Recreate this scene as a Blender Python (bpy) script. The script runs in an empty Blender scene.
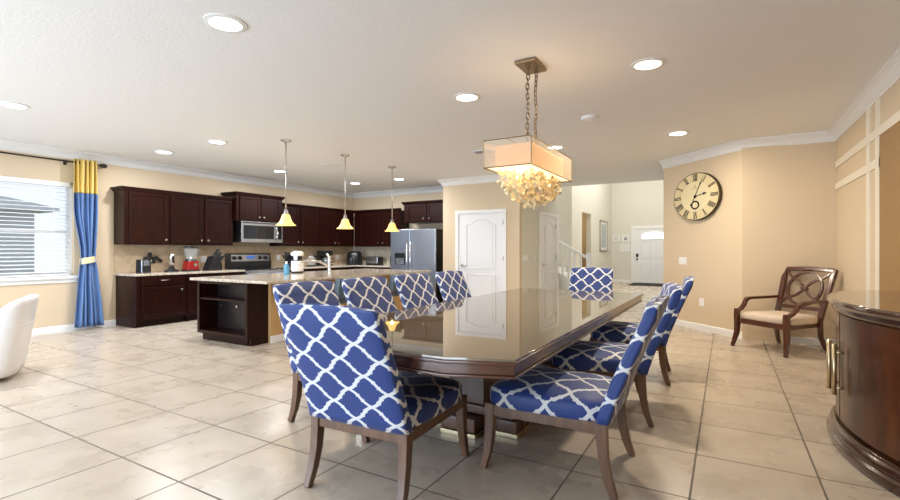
import bpy, bmesh, math, random
from mathutils import Vector, Matrix
random.seed(7)
PI = math.pi
C = bpy.context.scene.collection
sc = bpy.context.scene

# ---------------------------------------------------------------- materials
def nodes(name):
    m = bpy.data.materials.new(name); m.use_nodes = True
    nt = m.node_tree
    return m, nt, nt.nodes['Principled BSDF']

def setp(b, **k):
    names = dict(rough='Roughness', metal='Metallic', ior='IOR', coat='Coat Weight', coatr='Coat Roughness', trans='Transmission Weight',
                 spec='Specular IOR Level', sheen='Sheen Weight', sheenr='Sheen Roughness', emis='Emission Strength', alpha='Alpha', sss='Subsurface Weight')
    for a, v in k.items():
        b.inputs[names[a]].default_value = v

def mat(name, col, rough=.5, var=0.0, scale=8., bump=0., bscale=60., stretch=(1, 1, 1), col2=None, emis=None, **k):
    m, nt, b = nodes(name)
    b.inputs['Base Color'].default_value = (*col, 1)
    setp(b, rough=rough, **k)
    if emis:
        b.inputs['Emission Color'].default_value = (*emis[0], 1); b.inputs['Emission Strength'].default_value = emis[1]
    if var or col2 or bump:
        tc = nt.nodes.new('ShaderNodeTexCoord'); mp = nt.nodes.new('ShaderNodeMapping')
        mp.inputs['Scale'].default_value = stretch
        nt.links.new(tc.outputs['Object'], mp.inputs['Vector'])
    if var or col2:
        n = nt.nodes.new('ShaderNodeTexNoise'); n.inputs['Scale'].default_value = scale; n.inputs['Detail'].default_value = 6
        nt.links.new(mp.outputs['Vector'], n.inputs['Vector'])
        r = nt.nodes.new('ShaderNodeValToRGB')
        c2 = col2 or tuple(c * (1 - var) for c in col)
        r.color_ramp.elements[0].position = .3; r.color_ramp.elements[1].position = .7
        r.color_ramp.elements[0].color = (*c2, 1); r.color_ramp.elements[1].color = (*col, 1)
        nt.links.new(n.outputs['Fac'], r.inputs['Fac']); nt.links.new(r.outputs['Color'], b.inputs['Base Color'])
    if bump:
        n2 = nt.nodes.new('ShaderNodeTexNoise'); n2.inputs['Scale'].default_value = bscale; n2.inputs['Detail'].default_value = 4
        nt.links.new(mp.outputs['Vector'], n2.inputs['Vector'])
        bp = nt.nodes.new('ShaderNodeBump'); bp.inputs['Strength'].default_value = bump; bp.inputs['Distance'].default_value = .02
        nt.links.new(n2.outputs['Fac'], bp.inputs['Height']); nt.links.new(bp.outputs['Normal'], b.inputs['Normal'])
    return m

class NT:
    """small helper for chains of math nodes"""
    def __init__(s, nt): s.nt = nt
    def m(s, op, a, b=0., c=0.):
        n = s.nt.nodes.new('ShaderNodeMath'); n.operation = op
        for i, v in enumerate((a, b, c)):
            if isinstance(v, (int, float)): n.inputs[i].default_value = v
            else: s.nt.links.new(v, n.inputs[i])
        return n.outputs[0]

def tile_mat(name, px, py, ox, oy, g, c1, c2, cg, rough, axis=('X', 'Y'), bevel=True, spec=.5, coat=0., nscale=3.2):
    m, nt, b = nodes(name); q = NT(nt)
    tc = nt.nodes.new('ShaderNodeTexCoord'); sp = nt.nodes.new('ShaderNodeSeparateXYZ')
    nt.links.new(tc.outputs['Object'], sp.inputs[0])
    def grid(o, p, off):
        u = q.m('DIVIDE', q.m('SUBTRACT', o, off), p)
        d = q.m('ABSOLUTE', q.m('SUBTRACT', q.m('FRACT', q.m('ADD', u, .5)), .5))
        return q.m('LESS_THAN', d, g / 2 / p), q.m('FLOOR', u)
    gx, ix = grid(sp.outputs[axis[0]], px, ox); gy, iy = grid(sp.outputs[axis[1]], py, oy)
    gr = q.m('MAXIMUM', gx, gy)
    n = nt.nodes.new('ShaderNodeTexNoise'); n.inputs['Scale'].default_value = nscale; n.inputs['Detail'].default_value = 2.; n.inputs['Roughness'].default_value = .5
    n.inputs['Distortion'].default_value = .15
    cb = nt.nodes.new('ShaderNodeCombineXYZ')
    nt.links.new(q.m('ADD', sp.outputs[0], q.m('MULTIPLY', ix, 3.7)), cb.inputs[0])
    nt.links.new(q.m('ADD', sp.outputs[1], q.m('MULTIPLY', iy, 5.3)), cb.inputs[1]); nt.links.new(sp.outputs[2], cb.inputs[2])
    nt.links.new(cb.outputs[0], n.inputs['Vector'])
    r = nt.nodes.new('ShaderNodeValToRGB'); r.color_ramp.elements[0].position = .3; r.color_ramp.elements[1].position = .7
    r.color_ramp.elements[0].color = (*c1, 1); r.color_ramp.elements[1].color = (*c2, 1)
    nt.links.new(n.outputs['Fac'], r.inputs[0])
    mx = nt.nodes.new('ShaderNodeMix'); mx.data_type = 'RGBA'
    nt.links.new(gr, mx.inputs[0]); nt.links.new(r.outputs[0], mx.inputs[6]); mx.inputs[7].default_value = (*cg, 1)
    nt.links.new(mx.outputs[2], b.inputs['Base Color'])
    rr = q.m('ADD', q.m('MULTIPLY', gr, .4), q.m('ADD', rough - .06, q.m('MULTIPLY', n.outputs['Fac'], .12)))
    nt.links.new(rr, b.inputs['Roughness']); setp(b, spec=spec, coat=coat)
    bp = nt.nodes.new('ShaderNodeBump'); bp.inputs['Strength'].default_value = .06; bp.inputs['Distance'].default_value = .002
    h = q.m('SUBTRACT', 1., gr)
    nt.links.new(h, bp.inputs['Height']); nt.links.new(bp.outputs[0], b.inputs['Normal'])
    return m

def lattice_mat(name, base, line, w=.235, h=.18, t=.062):
    m, nt, b = nodes(name); q = NT(nt)
    uv = nt.nodes.new('ShaderNodeUVMap'); uv.uv_map = 'UVMap'
    sp = nt.nodes.new('ShaderNodeSeparateXYZ'); nt.links.new(uv.outputs[0], sp.inputs[0])
    U = q.m('DIVIDE', sp.outputs[0], w); V = q.m('DIVIDE', sp.outputs[1], h)
    A = q.m('ADD', U, V); B = q.m('SUBTRACT', U, V)
    def fam(a, b_):
        wav = q.m('MULTIPLY', q.m('SINE', q.m('MULTIPLY', b_, 2 * PI)), .042)
        d = q.m('ABSOLUTE', q.m('SUBTRACT', q.m('FRACT', q.m('ADD', a, wav)), .5))
        e = q.m('ABSOLUTE', q.m('SUBTRACT', q.m('FRACT', q.m('ADD', b_, .5)), .5))     # distance to the middle of an edge
        peg = q.m('LESS_THAN', q.m('ABSOLUTE', q.m('SUBTRACT', e, .13)), .032)
        return q.m('LESS_THAN', d, q.m('ADD', t, q.m('MULTIPLY', peg, .032)))
    f = q.m('MAXIMUM', fam(A, B), fam(B, A))
    mx = nt.nodes.new('ShaderNodeMix'); mx.data_type = 'RGBA'
    nt.links.new(f, mx.inputs[0]); mx.inputs[6].default_value = (*base, 1); mx.inputs[7].default_value = (*line, 1)
    nt.links.new(mx.outputs[2], b.inputs['Base Color'])
    setp(b, rough=.55, sheen=.15, sheenr=.4)
    n = nt.nodes.new('ShaderNodeTexNoise'); n.inputs['Scale'].default_value = 9; n.inputs['Detail'].default_value = 2
    tc = nt.nodes.new('ShaderNodeTexCoord'); nt.links.new(tc.outputs['Object'], n.inputs['Vector'])
    bp = nt.nodes.new('ShaderNodeBump'); bp.inputs['Strength'].default_value = .2; bp.inputs['Distance'].default_value = .02
    nt.links.new(n.outputs['Fac'], bp.inputs['Height']); nt.links.new(bp.outputs[0], b.inputs['Normal'])
    return m

M = {}
M['tan'] = mat('tan wall paint', (.66, .535, .375), .75, bump=.05, bscale=90)
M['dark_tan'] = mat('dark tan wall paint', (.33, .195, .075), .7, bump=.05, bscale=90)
M['cream_wall'] = mat('pale grey beige wall paint', (.70, .68, .61), .75)
M['knee'] = mat('golden tan wall paint', (.52, .32, .13), .75)
M['white'] = mat('white trim paint', (.82, .82, .81), .4)
M['cream'] = mat('cream trim paint', (.80, .74, .62), .5)
M['door_white'] = mat('white door paint', (.80, .81, .83), .38)
M['ceil'] = mat('knockdown ceiling', (.84, .84, .835), .85, bump=.11, bscale=45)
M['floor'] = tile_mat('floor tile', .607, .607, -.161, 1.49, .011, (.485, .41, .325), (.575, .50, .41), (.15, .12, .095), .28)
M['splash'] = tile_mat('travertine backsplash', .31, .15, 0, .88, .004, (.50, .37, .23), (.68, .53, .36), (.5, .4, .28), .35, axis=('Y', 'Z'), nscale=6)
M['splash2'] = tile_mat('travertine backsplash rear', .31, .15, 0, .88, .004, (.50, .43, .33), (.66, .58, .46), (.5, .4, .28), .35, axis=('X', 'Z'), nscale=6)
M['espresso'] = mat('espresso cabinet wood', (.021, .0042, .0026), .3, var=.5, scale=3.5, stretch=(6, 6, .7), spec=.2)
M['espresso_black'] = mat('black brown cabinet inside', (.012, .008, .009), .35)
M['chair_wood'] = mat('walnut chair wood', (.17, .085, .045), .38, var=.45, scale=5, stretch=(8, 8, 1), coat=.2, coatr=.3)
M['table_wood'] = mat('mahogany table wood', (.115, .045, .028), .25, var=.5, scale=3, stretch=(1, 1, 6), coat=.5, coatr=.12)
M['column_wood'] = mat('brown pedestal wood', (.13, .055, .028), .3, var=.4, scale=4, stretch=(6, 6, 1), coat=.3)
M['table_glass'] = mat('glass over brown tabletop', (.15, .115, .075), .025, spec=.5, ior=2.7)
M['glass_edge'] = mat('dark green glass edge', (.04, .07, .06), .08, ior=1.5)
M['arm_wood'] = mat('red mahogany chair wood', (.10, .026, .011), .22, var=.4, scale=4, stretch=(5, 5, 1), coat=.5, coatr=.1)
M['beige_fabric'] = mat('beige upholstery', (.66, .55, .45), .85, bump=.1, bscale=250)
M['sb_wood'] = mat('figured walnut veneer', (.115, .034, .011), .3, col2=(.018, .006, .004), scale=2.6, stretch=(2.2, 2.2, .5), spec=.3, coat=.35, coatr=.06)
M['sb_dark'] = mat('dark walnut moulding', (.05, .017, .009), .22, var=.3, coat=.6, coatr=.1)
M['sb_top'] = mat('polished dark walnut top', (.075, .035, .018), .06, var=.3, scale=3, ior=1.8, coat=.5, coatr=.03)
M['blue'] = lattice_mat('blue trellis slipcover', (.020, .049, .21), (.72, .74, .76))
M['white_leather'] = mat('white leather', (.80, .78, .77), .38, bump=.04, bscale=120)
M['stool'] = mat('slate grey stool leather', (.055, .085, .11), .4)
M['steel'] = mat('brushed stainless steel', (.52, .54, .57), .27, metal=1., var=.08, scale=3, stretch=(1, 1, 30))
M['fridge_steel'] = mat('dark stainless steel', (.52, .57, .65), .28, metal=1., var=.06, scale=2, stretch=(1, 1, 20))
M['nickel'] = mat('satin nickel', (.62, .60, .57), .25, metal=1.)
M['chrome'] = mat('chrome', (.8, .8, .82), .08, metal=1.)
M['bronze'] = mat('brushed bronze', (.30, .22, .13), .35, metal=1.)
M['chain'] = mat('dark bronze chain', (.17, .12, .08), .4, metal=1.)
M['brass'] = mat('pale brass', (.72, .60, .38), .3, metal=1.)
M['black_metal'] = mat('black iron', (.012, .012, .014), .45)
M['black'] = mat('black plastic', (.011, .011, .013), .3)
M['black_gloss'] = mat('black glass', (.008, .008, .01), .06)
M['black_mat'] = mat('black rubber mat', (.012, .012, .013), .9)
M['red'] = mat('red plastic', (.30, .008, .008), .25, coat=.4)
M['wplastic'] = mat('white plastic', (.85, .85, .84), .35)
M['dark_blue_glow'] = mat('blue display', (.02, .05, .2), .2, emis=((.15, .35, 1.), .35))
M['curtain_blue'] = mat('blue satin curtain', (.11, .21, .45), .42, var=.15, scale=2, sheen=.3, sheenr=.4)
M['curtain_yellow'] = mat('yellow satin curtain', (.70, .52, .14), .45, sheen=.3, sheenr=.4)
M['curtain_cream'] = mat('cream tieback', (.66, .60, .38), .6)
M['slat'] = mat('white blind slat', (.85, .85, .84), .5)
M['vinyl'] = mat('white vinyl window frame', (.80, .81, .82), .4)
M['siding'] = mat('pale blue grey house siding', (.62, .68, .75), .8, var=.1, stretch=(1, 1, 8))
M['lawn'] = mat('lawn', (.12, .2, .06), .9, var=.4, scale=3)
M['towel'] = mat('blue dish towel', (.03, .05, .30), .8)
M['paper'] = mat('white paper', (.75, .75, .75), .7)
M['ink'] = mat('grey ink', (.25, .26, .27), .7)
M['frame_silver'] = mat('antique silver frame', (.40, .36, .28), .4, metal=.6)
M['art'] = mat('pale grey abstract print', (.62, .63, .60), .5, col2=(.22, .27, .29), scale=4, stretch=(1, 1.5, 4))
M['closet'] = mat('tan hall paint', (.50, .40, .24), .8)
M['dial'] = mat('aged cream dial', (.72, .61, .36), .6, var=.12, scale=5)
M['dial_inner'] = mat('pale cream dial centre', (.76, .67, .42), .6, var=.1, scale=4)
M['clock_rim'] = mat('aged brass clock rim', (.07, .045, .02), .4, metal=.5)
M['clock_ink'] = mat('black brown numerals', (.02, .012, .008), .6)
M['shell'] = mat('amber lit capiz shell', (.78, .64, .40), .3, emis=((1., .76, .38), .03), spec=.6)
M['lens_warm'] = mat('warm lamp lens', (.9, .9, .85), .5, emis=((1., .86, .62), 9.))
M['lens_cool'] = mat('cool lamp lens', (.9, .9, .9), .5, emis=((.93, .96, 1.), 9.))
M['amber_glass'] = mat('amber glowing glass shade', (.75, .55, .25), .3, emis=((1., .62, .13), 1.15))
M['inner_shade'] = mat('lit peach fabric shade', (.62, .40, .22), .8, emis=((1., .52, .20), .42))
M['diffuser'] = mat('lit white diffuser', (.9, .85, .7), .5, emis=((1., .80, .45), 1.2))
M['lite'] = mat('daylight glass', (.9, .92, .95), .2, emis=((.92, .96, 1.), .8))
M['wood_pale'] = mat('pale threshold', (.5, .42, .33), .5)

# clear glass, sheer fabric and granite need their own node trees
def glassy(name, col, mixfac, rough=.03):
    m, nt, b = nodes(name); out = nt.nodes['Material Output']
    tr = nt.nodes.new('ShaderNodeBsdfTransparent'); tr.inputs[0].default_value = (*col, 1)
    mx = nt.nodes.new('ShaderNodeMixShader'); mx.inputs[0].default_value = mixfac
    b.inputs['Base Color'].default_value = (*col, 1); setp(b, rough=rough)
    nt.links.new(tr.outputs[0], mx.inputs[1]); nt.links.new(b.outputs[0], mx.inputs[2]); nt.links.new(mx.outputs[0], out.inputs[0])
    return m
M['clear'] = glassy('clear glass', (.93, .96, .97), .18)
M['pane'] = glassy('window glass', (.97, .98, 1.), .06)
M['sheer'] = glassy('sheer organza', (.92, .86, .76), .24, .7)
M['blue_clear'] = glassy('blue clear plastic', (.25, .62, .85), .45, .1)
def granite(name):
    m, nt, b = nodes(name)
    tc = nt.nodes.new('ShaderNodeTexCoord')
    v = nt.nodes.new('ShaderNodeTexVoronoi'); v.inputs['Scale'].default_value = 55
    n = nt.nodes.new('ShaderNodeTexNoise'); n.inputs['Scale'].default_value = 26; n.inputs['Detail'].default_value = 8; n.inputs['Roughness'].default_value = .75
    for x in (v, n): nt.links.new(tc.outputs['Object'], x.inputs['Vector'])
    r = nt.nodes.new('ShaderNodeValToRGB')
    for p, c in ((.30, (.10, .07, .05)), (.42, (.42, .33, .25)), (.52, (.62, .55, .46)), (.72, (.72, .67, .60))):
        e = r.color_ramp.elements.new(p); e.color = (*c, 1)
    r.color_ramp.elements.remove(r.color_ramp.elements[0]); r.color_ramp.elements.remove(r.color_ramp.elements[-1])
    nt.links.new(n.outputs['Fac'], r.inputs[0])
    mx = nt.nodes.new('ShaderNodeMix'); mx.data_type = 'RGBA'; mx.blend_type = 'MULTIPLY'; mx.inputs[0].default_value = .10
    nt.links.new(r.outputs[0], mx.inputs[6]); nt.links.new(v.outputs['Color'], mx.inputs[7])
    nt.links.new(mx.outputs[2], b.inputs['Base Color']); setp(b, rough=.12)
    return m
M['granite'] = granite('speckled granite')

# ---------------------------------------------------------------- mesh helpers
class MB:
    def __init__(s): s.bm = bmesh.new()
    def faces(s, vs, fs):
        V = [s.bm.verts.new(v) for v in vs]
        for f in fs:
            try: s.bm.faces.new([V[i] for i in f])
            except ValueError: pass
        return s
    def box(s, x0, x1, y0, y1, z0, z1):
        x0, x1 = sorted((x0, x1)); y0, y1 = sorted((y0, y1)); z0, z1 = sorted((z0, z1))
        v = [(x0, y0, z0), (x1, y0, z0), (x1, y1, z0), (x0, y1, z0), (x0, y0, z1), (x1, y0, z1), (x1, y1, z1), (x0, y1, z1)]
        return s.faces(v, [(3, 2, 1, 0), (4, 5, 6, 7), (0, 1, 5, 4), (1, 2, 6, 5), (2, 3, 7, 6), (3, 0, 4, 7)])
    def obox(s, c, dx, dy, dz, rot):
        n0 = len(s.bm.verts); s.box(-dx / 2, dx / 2, -dy / 2, dy / 2, -dz / 2, dz / 2)
        s.bm.verts.ensure_lookup_table()
        R = Matrix.Translation(c) @ rot
        for v in s.bm.verts[n0:]: v.co = R @ v.co
        return s
    def rings(s, rings, cap=True, closed=True):
        n = len(rings[0]); V = [[s.bm.verts.new(p) for p in r] for r in rings]
        for a, b in zip(V, V[1:]):
            for i in range(n if closed else n - 1):
                j = (i + 1) % n
                s.bm.faces.new((a[i], a[j], b[j], b[i]))
        if cap:
            s.bm.faces.new(list(reversed(V[0]))); s.bm.faces.new(V[-1])
        return s
    def lathe(s, prof, c=(0, 0, 0), seg=20, sx=1., sy=1., cap=True):
        return s.rings([[(c[0] + r * sx * math.cos(2 * PI * i / seg), c[1] + r * sy * math.sin(2 * PI * i / seg), c[2] + z) for i in range(seg)] for r, z in prof], cap)
    def tube(s, pts, r, seg=10, cap=True, closed=False, up=(0, 0, 1), sq=None):
        """r: number or list; sq: (half width, half height) list for a rectangular section"""
        P = [Vector(p) for p in pts]; n = len(P); R = []
        for i, p in enumerate(P):
            if closed: t = P[(i + 1) % n] - P[i - 1]
            else: t = P[min(i + 1, n - 1)] - P[max(i - 1, 0)]
            t.normalize(); u = Vector(up)
            if abs(t.dot(u)) > .97: u = Vector((0, 1, 0)) if abs(t.y) < .9 else Vector((1, 0, 0))
            a = t.cross(u).normalized(); b = a.cross(t).normalized()
            if sq:
                w, h = sq[i] if isinstance(sq, list) else sq
                R.append([p + a * w + b * h, p - a * w + b * h, p - a * w - b * h, p + a * w - b * h])
            else:
                rr = r[i] if isinstance(r, (list, tuple)) else r
                R.append([p + (a * math.cos(2 * PI * k / seg) + b * math.sin(2 * PI * k / seg)) * rr for k in range(seg)])
        if closed: R.append(R[0]); return s.rings_merge(R)
        return s.rings(R, cap)
    def rings_merge(s, R):
        n = len(R[0]); V = [[s.bm.verts.new(p) for p in r] for r in R[:-1]]; V.append(V[0])
        for a, b in zip(V, V[1:]):
            for i in range(n): s.bm.faces.new((a[i], a[(i + 1) % n], b[(i + 1) % n], b[i]))
        return s
    def prism(s, poly, f):
        """poly: list of 2-D points; f(u, v, k) -> 3-D with k 0/1"""
        return s.rings([[f(u, v, 0) for u, v in poly], [f(u, v, 1) for u, v in poly]])
    def build(s, name, m, parent=None, bev=0., smooth=False, seg=2, loc=None):
        bmesh.ops.recalc_face_normals(s.bm, faces=s.bm.faces)
        me = bpy.data.meshes.new(name); s.bm.to_mesh(me); s.bm.free()
        if smooth:
            for p in me.polygons: p.use_smooth = len(p.vertices) <= 4
        me.materials.append(M[m] if isinstance(m, str) else m)
        o = bpy.data.objects.new(name, me); C.objects.link(o)
        if parent: o.parent = parent
        if loc: o.location = loc
        if bev:
            b = o.modifiers.new('bevel', 'BEVEL'); b.width = bev; b.segments = seg; b.limit_method = 'ANGLE'; b.angle_limit = .7
        if smooth == 'auto' or bev:
            for p in me.polygons: p.use_smooth = True
            w = o.modifiers.new('wn', 'WEIGHTED_NORMAL'); w.keep_sharp = True
            if not bev:
                for e in me.edges: pass
        return o

def box(name, m, x0, x1, y0, y1, z0, z1, parent=None, bev=0.):
    return MB().box(x0, x1, y0, y1, z0, z1).build(name, m, parent, bev)

def thing(name, label, cat, loc=(0, 0, 0), rz=0., group=None):
    o = bpy.data.objects.new(name, None); C.objects.link(o)
    o.location = loc; o.rotation_euler = (0, 0, rz); o.empty_display_size = .1
    o['label'] = label; o['category'] = cat
    if group: o['group'] = group
    return o
def tag(o, label, cat, group=None, kind=None):
    o['label'] = label; o['category'] = cat
    if group: o['group'] = group
    if kind: o['kind'] = kind
    return o
def struct(o, label=None):
    o['kind'] = 'structure'
    if label: o['label'] = label
    return o
def copy_tree(o, parent=None):
    c = o.copy(); C.objects.link(c)
    if parent: c.parent = parent
    for ch in list(o.children): copy_tree(ch, c)
    return c

def sweep(path, prof, side):
    """mitred trim along a polyline of wall points; prof: closed list of (offset from wall, z); side: +1 = room on the left of the path"""
    P = [Vector((x, y)) for x, y in path]; n = len(P); D = []
    for i in range(n):
        ns = []
        if i > 0: d = (P[i] - P[i - 1]).normalized(); ns.append(Vector((-d.y, d.x)) * side)
        if i < n - 1: d = (P[i + 1] - P[i]).normalized(); ns.append(Vector((-d.y, d.x)) * side)
        v = sum(ns, Vector((0, 0))); v.normalize(); v /= max(.3, v.dot(ns[0])); D.append(v)
    R = [[(p.x + d.x * o, p.y + d.y * o, z) for o, z in prof] for p, d in zip(P, D)]
    return MB().rings(R)

# ---------------------------------------------------------------- dimensions
XL, XR, YF, YB = -8.9, 1.25, 9.95, -3.0
ZC = 2.83
PX0, PX1, PY0, PY1 = -5.46, -3.64, 9.05, 11.62
YC = 7.9
CK0 = (-.95, 9.08)      # left end of the angled clock wall
CK1 = (.20, 7.93)
YD, XF, YS = 19.5, -3.94, 13.9
ZF = 5.2

# ---------------------------------------------------------------- room shell
struct(box('floor', 'floor', -9.1, 1.45, -3.2, 19.7, -.08, 0), 'beige square tiled floor')
struct(box('ceiling', 'ceil', -9.1, 1.45, -3.2, PY1 - .12, ZC, ZC + .12), 'white textured ceiling')
struct(box('ceiling_foyer', 'ceil', -7.3, 1.45, PY1 - .12, 19.7, ZF, ZF + .1))
struct(box('wall_header', 'cream_wall', -7.3, 1.45, PY1 - .24, PY1 - .12, ZC + .12, ZF))
# left wall with its window opening
WY0, WY1, WZ0, WZ1 = .75, 3.46, .87, 2.33
wl = MB()
wl.box(XL - .16, XL, YB - .16, WY0, 0, ZC); wl.box(XL - .16, XL, WY1, YF + .16, 0, ZC)
wl.box(XL - .16, XL, WY0, WY1, 0, WZ0); wl.box(XL - .16, XL, WY0, WY1, WZ1, ZC)
struct(wl.build('wall_left', 'tan'), 'tan wall with the window and kitchen cabinets')
struct(box('wall_kitchen', 'tan', XL, PX0, YF, YF + .16, 0, ZC))
struct(box('wall_pantry_front', 'tan', PX0, PX1, PY0, PY0 + .12, 0, ZC))
struct(box('wall_pantry_left', 'tan', PX0, PX0 + .12, PY0 + .12, YF + .16, 0, ZC))
struct(box('wall_pantry_right', 'cream_wall', PX1 - .12, PX1, PY0 + .12, PY1 - .12, 0, ZC))
struct(box('wall_pantry_back', 'cream_wall', -7.2, PX1, PY1 - .12, PY1, 0, ZF))
struct(box('wall_right', 'tan', XR, XR + .16, YB - .16, YC + .16, 0, ZC))
struct(box('wall_alcove', 'tan', CK1[0] - .0, XR, YC, YC + .16, 0, ZC))
d = .16 / math.sqrt(2)
ck = MB().prism([CK0, CK1, (CK1[0] + d, CK1[1] + d), (CK0[0] + d + .05, CK0[1] + d + .05)], lambda u, v, k: (u, v, ZC * k))
struct(ck.build('wall_clock', 'tan'), 'angled tan wall carrying the round clock')
struct(box('wall_foyer_right', 'cream_wall', CK0[0], CK0[0] + .14, CK0[1] + .02, YD, 0, ZC))
struct(box('wall_foyer_upper', 'cream_wall', CK0[0], CK0[0] + .14, PY1, YD, ZC, ZF))
struct(box('wall_foyer_far', 'cream_wall', XF - .16, CK0[0], YD, YD + .16, 0, ZF))
wf = MB()
OY0, OY1, OZ = 15.05, 16.22, 2.48
wf.box(XF - .16, XF, YS, OY0, 0, ZF); wf.box(XF - .16, XF, OY1, YD, 0, ZF); wf.box(XF - .16, XF, OY0, OY1, OZ, ZF)
struct(wf.build('wall_foyer_left', 'cream_wall'))
struct(box('wall_stair_back', 'cream_wall', -7.2, XF - .16, YS, YS + .16, 0, ZF))
struct(box('wall_stair_end', 'cream_wall', -7.3, -7.2, PY1, YS, 0, ZF))
cl = MB(); cl.box(XF - 1.7, XF - 1.6, 14.6, 17.6, 0, 2.7); cl.box(XF - 1.6, XF - .16, 17.5, 17.6, 0, 2.7); cl.box(XF - 1.6, XF - .16, 14.6, 14.7, 0, 2.7); cl.box(XF - 1.7, XF - .16, 14.6, 17.6, 2.7, 2.8)
struct(cl.build('wall_side_hall', 'closet'))
# wall behind the camera: a wide glazed slider lets the daylight in
SX0, SX1, SZ = -8.5, -1.6, 2.42
wb = MB(); wb.box(XL, SX0, YB - .16, YB, 0, ZC); wb.box(SX1, XR, YB - .16, YB, 0, ZC); wb.box(SX0, SX1, YB - .16, YB, SZ, ZC)
struct(wb.build('wall_back', 'tan'))
fr = MB()
for i in range(5):
    x = SX0 + (SX1 - SX0) * i / 4
    fr.box(x - .035, x + .035, YB - .11, YB - .05, 0, SZ)
fr.box(SX0, SX1, YB - .11, YB - .05, 0, .07); fr.box(SX0, SX1, YB - .11, YB - .05, SZ - .07, SZ)
sd = struct(fr.build('door_3', 'vinyl'), 'white framed glass slider in the back wall')
box('glass_pane', 'pane', SX0, SX1, YB - .085, YB - .078, .07, SZ - .07, sd)

# crown, baseboards
CR = [(0, ZC - .135), (.012, ZC - .135), (.020, ZC - .115), (.028, ZC - .11), (.036, ZC - .08), (.062, ZC - .045), (.072, ZC - .04), (.082, ZC - .03), (.098, ZC - .022), (.098, ZC), (0, ZC)]
struct(sweep([(XL, YB), (XL, YF), (PX0, YF), (PX0, PY0), (PX1, PY0), (PX1, PY0 + .02)], CR, -1).build('trim_1', 'white'), 'white crown moulding above the kitchen')
struct(sweep([CK0, CK1, (XR, YC), (XR, YB)], CR, -1).build('trim_2', 'white'), 'white crown moulding on the clock wall')
BB = [(0, 0), (.016, 0), (.016, .085), (.006, .10), (0, .10)]
struct(sweep([(XL, YB), (XL, 4.05)], BB, -1).build('baseboard_left', 'white'))
struct(sweep([(CK0[0], CK0[1] + 1.5), CK0, CK1, (XR, YC), (XR, YB)], BB, -1).build('baseboard_right', 'white'))
struct(sweep([(PX0, PY0), (-5.13, PY0)], BB, -1).build('baseboard_pantry', 'white'))
struct(sweep([(-3.92, PY0), (PX1, PY0), (PX1, 10.18)], BB, -1).build('baseboard_hall', 'white'))
struct(sweep([(XF, OY1), (XF, YD), (-3.22, YD)], BB, -1).build('baseboard_foyer', 'white'))

# right wall: cream batten grid and dark painted panel
x0 = XR - .012
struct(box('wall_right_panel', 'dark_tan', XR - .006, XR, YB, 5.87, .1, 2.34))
tr = MB()
tr.box(x0, XR, 6.20, 6.33, .1, ZC - .12); tr.box(x0, XR, 5.86, 5.985, .1, ZC - .12)
tr.box(x0 - .002, XR, 5.0, YC, 2.34, 2.425); tr.box(x0 - .002, XR, 5.86, YC, 2.055, 2.14)
tr.box(x0 - .002, XR, YB, 5.0, 2.34, 2.425)
struct(tr.build('trim_3', 'cream'), 'cream batten grid on the right wall')

# ---------------------------------------------------------------- window, blind, exterior
wn = MB(); xa, xb = XL - .12, XL - .06
wn.box(xa, xb, WY0, WY0 + .07, WZ0, WZ1); wn.box(xa, xb, WY1 - .07, WY1, WZ0, WZ1)
wn.box(xa, xb, WY0 + .07, WY1 - .07, WZ0, WZ0 + .07); wn.box(xa, xb, WY0 + .07, WY1 - .07, WZ1 - .07, WZ1)
wn.box(xa + .003, xb + .006, WY0 + .07, WY1 - .07, 1.535, 1.585); wn.box(xa + .006, xb + .003, 2.06, 2.14, WZ0 + .07, WZ1 - .07)
w1 = struct(wn.build('window_1', 'vinyl', bev=.004), 'white double hung window on the left wall')
box('glass_pane', 'pane', XL - .093, XL - .087, WY0 + .07, WY1 - .07, WZ0 + .07, WZ1 - .07, w1)
MB().box(XL - .06, XL + .055, WY0 - .06, WY1 + .06, WZ0 - .045, WZ0).box(XL, XL + .02, WY0 - .04, WY1 + .04, WZ0 - .11, WZ0 - .045).build('window_sill', 'white', w1, bev=.004)
bl = thing('window_blind', 'white horizontal slat blind hanging in the window beside the blue curtain', 'blind', (XL - .025, 2.1, WZ1))
box('headrail', 'white', -.03, .03, -1.31, 1.31, -.075, -.002, bl, .004)
sl = MB(); nsl = 23
for i in range(nsl):
    z = -.11 - i * .0585
    sl.obox((0, 0, z), .05, 2.60, .003, Matrix.Rotation(math.radians(15), 4, 'Y'))
sl.build('slats', 'slat', bl)
box('bottom_rail', 'white', -.022, .022, -1.3, 1.3, -1.455, -1.43, bl, .003)
for y in (-1.1, -.4, .4, 1.1):
    MB().tube([(.026, y, -.08), (.026, y, -1.43)], .0022, 6).build('ladder_cord', 'slat', bl)
struct(box('exterior_ground', 'lawn', -30, -9.1, -12, 22, -.4, -.3))
eh = MB(); eh.box(-15, -13.2, -4, 4.4, -.3, 2.15)
eh.prism([(-4.3, 2.13), (4.75, 2.13), (4.75, 2.2), (3.2, 2.5), (-4.3, 2.5)], lambda u, v, k: (-15.2 + 2.3 * k, u, v))
struct(eh.build('exterior_house', 'siding'))

# curtain on its rod
rod = thing('curtain_rod', 'thin black curtain rod with a ball finial above the window', 'curtain rod', (-8.8, 0, 2.645))
MB().tube([(0, .4, 0), (0, 3.79, 0)], .013, 10).build('pole', 'black_metal', rod, smooth=True)
fin = MB().lathe([(.012, -.05), (.028, -.04), (.036, -.01), (.036, .02), (.02, .045), (.004, .05)], seg=14)
for v in fin.bm.verts: v.co = Vector((v.co.x, v.co.z + 3.83, v.co.y))
fin.build('finial', 'black_metal', rod, smooth=True)
MB().box(-.1, .006, 3.33, 3.35, -.02, -.008).box(-.1, -.088, 3.32, 3.36, -.05, .03).build('bracket', 'black_metal', rod)

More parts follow.
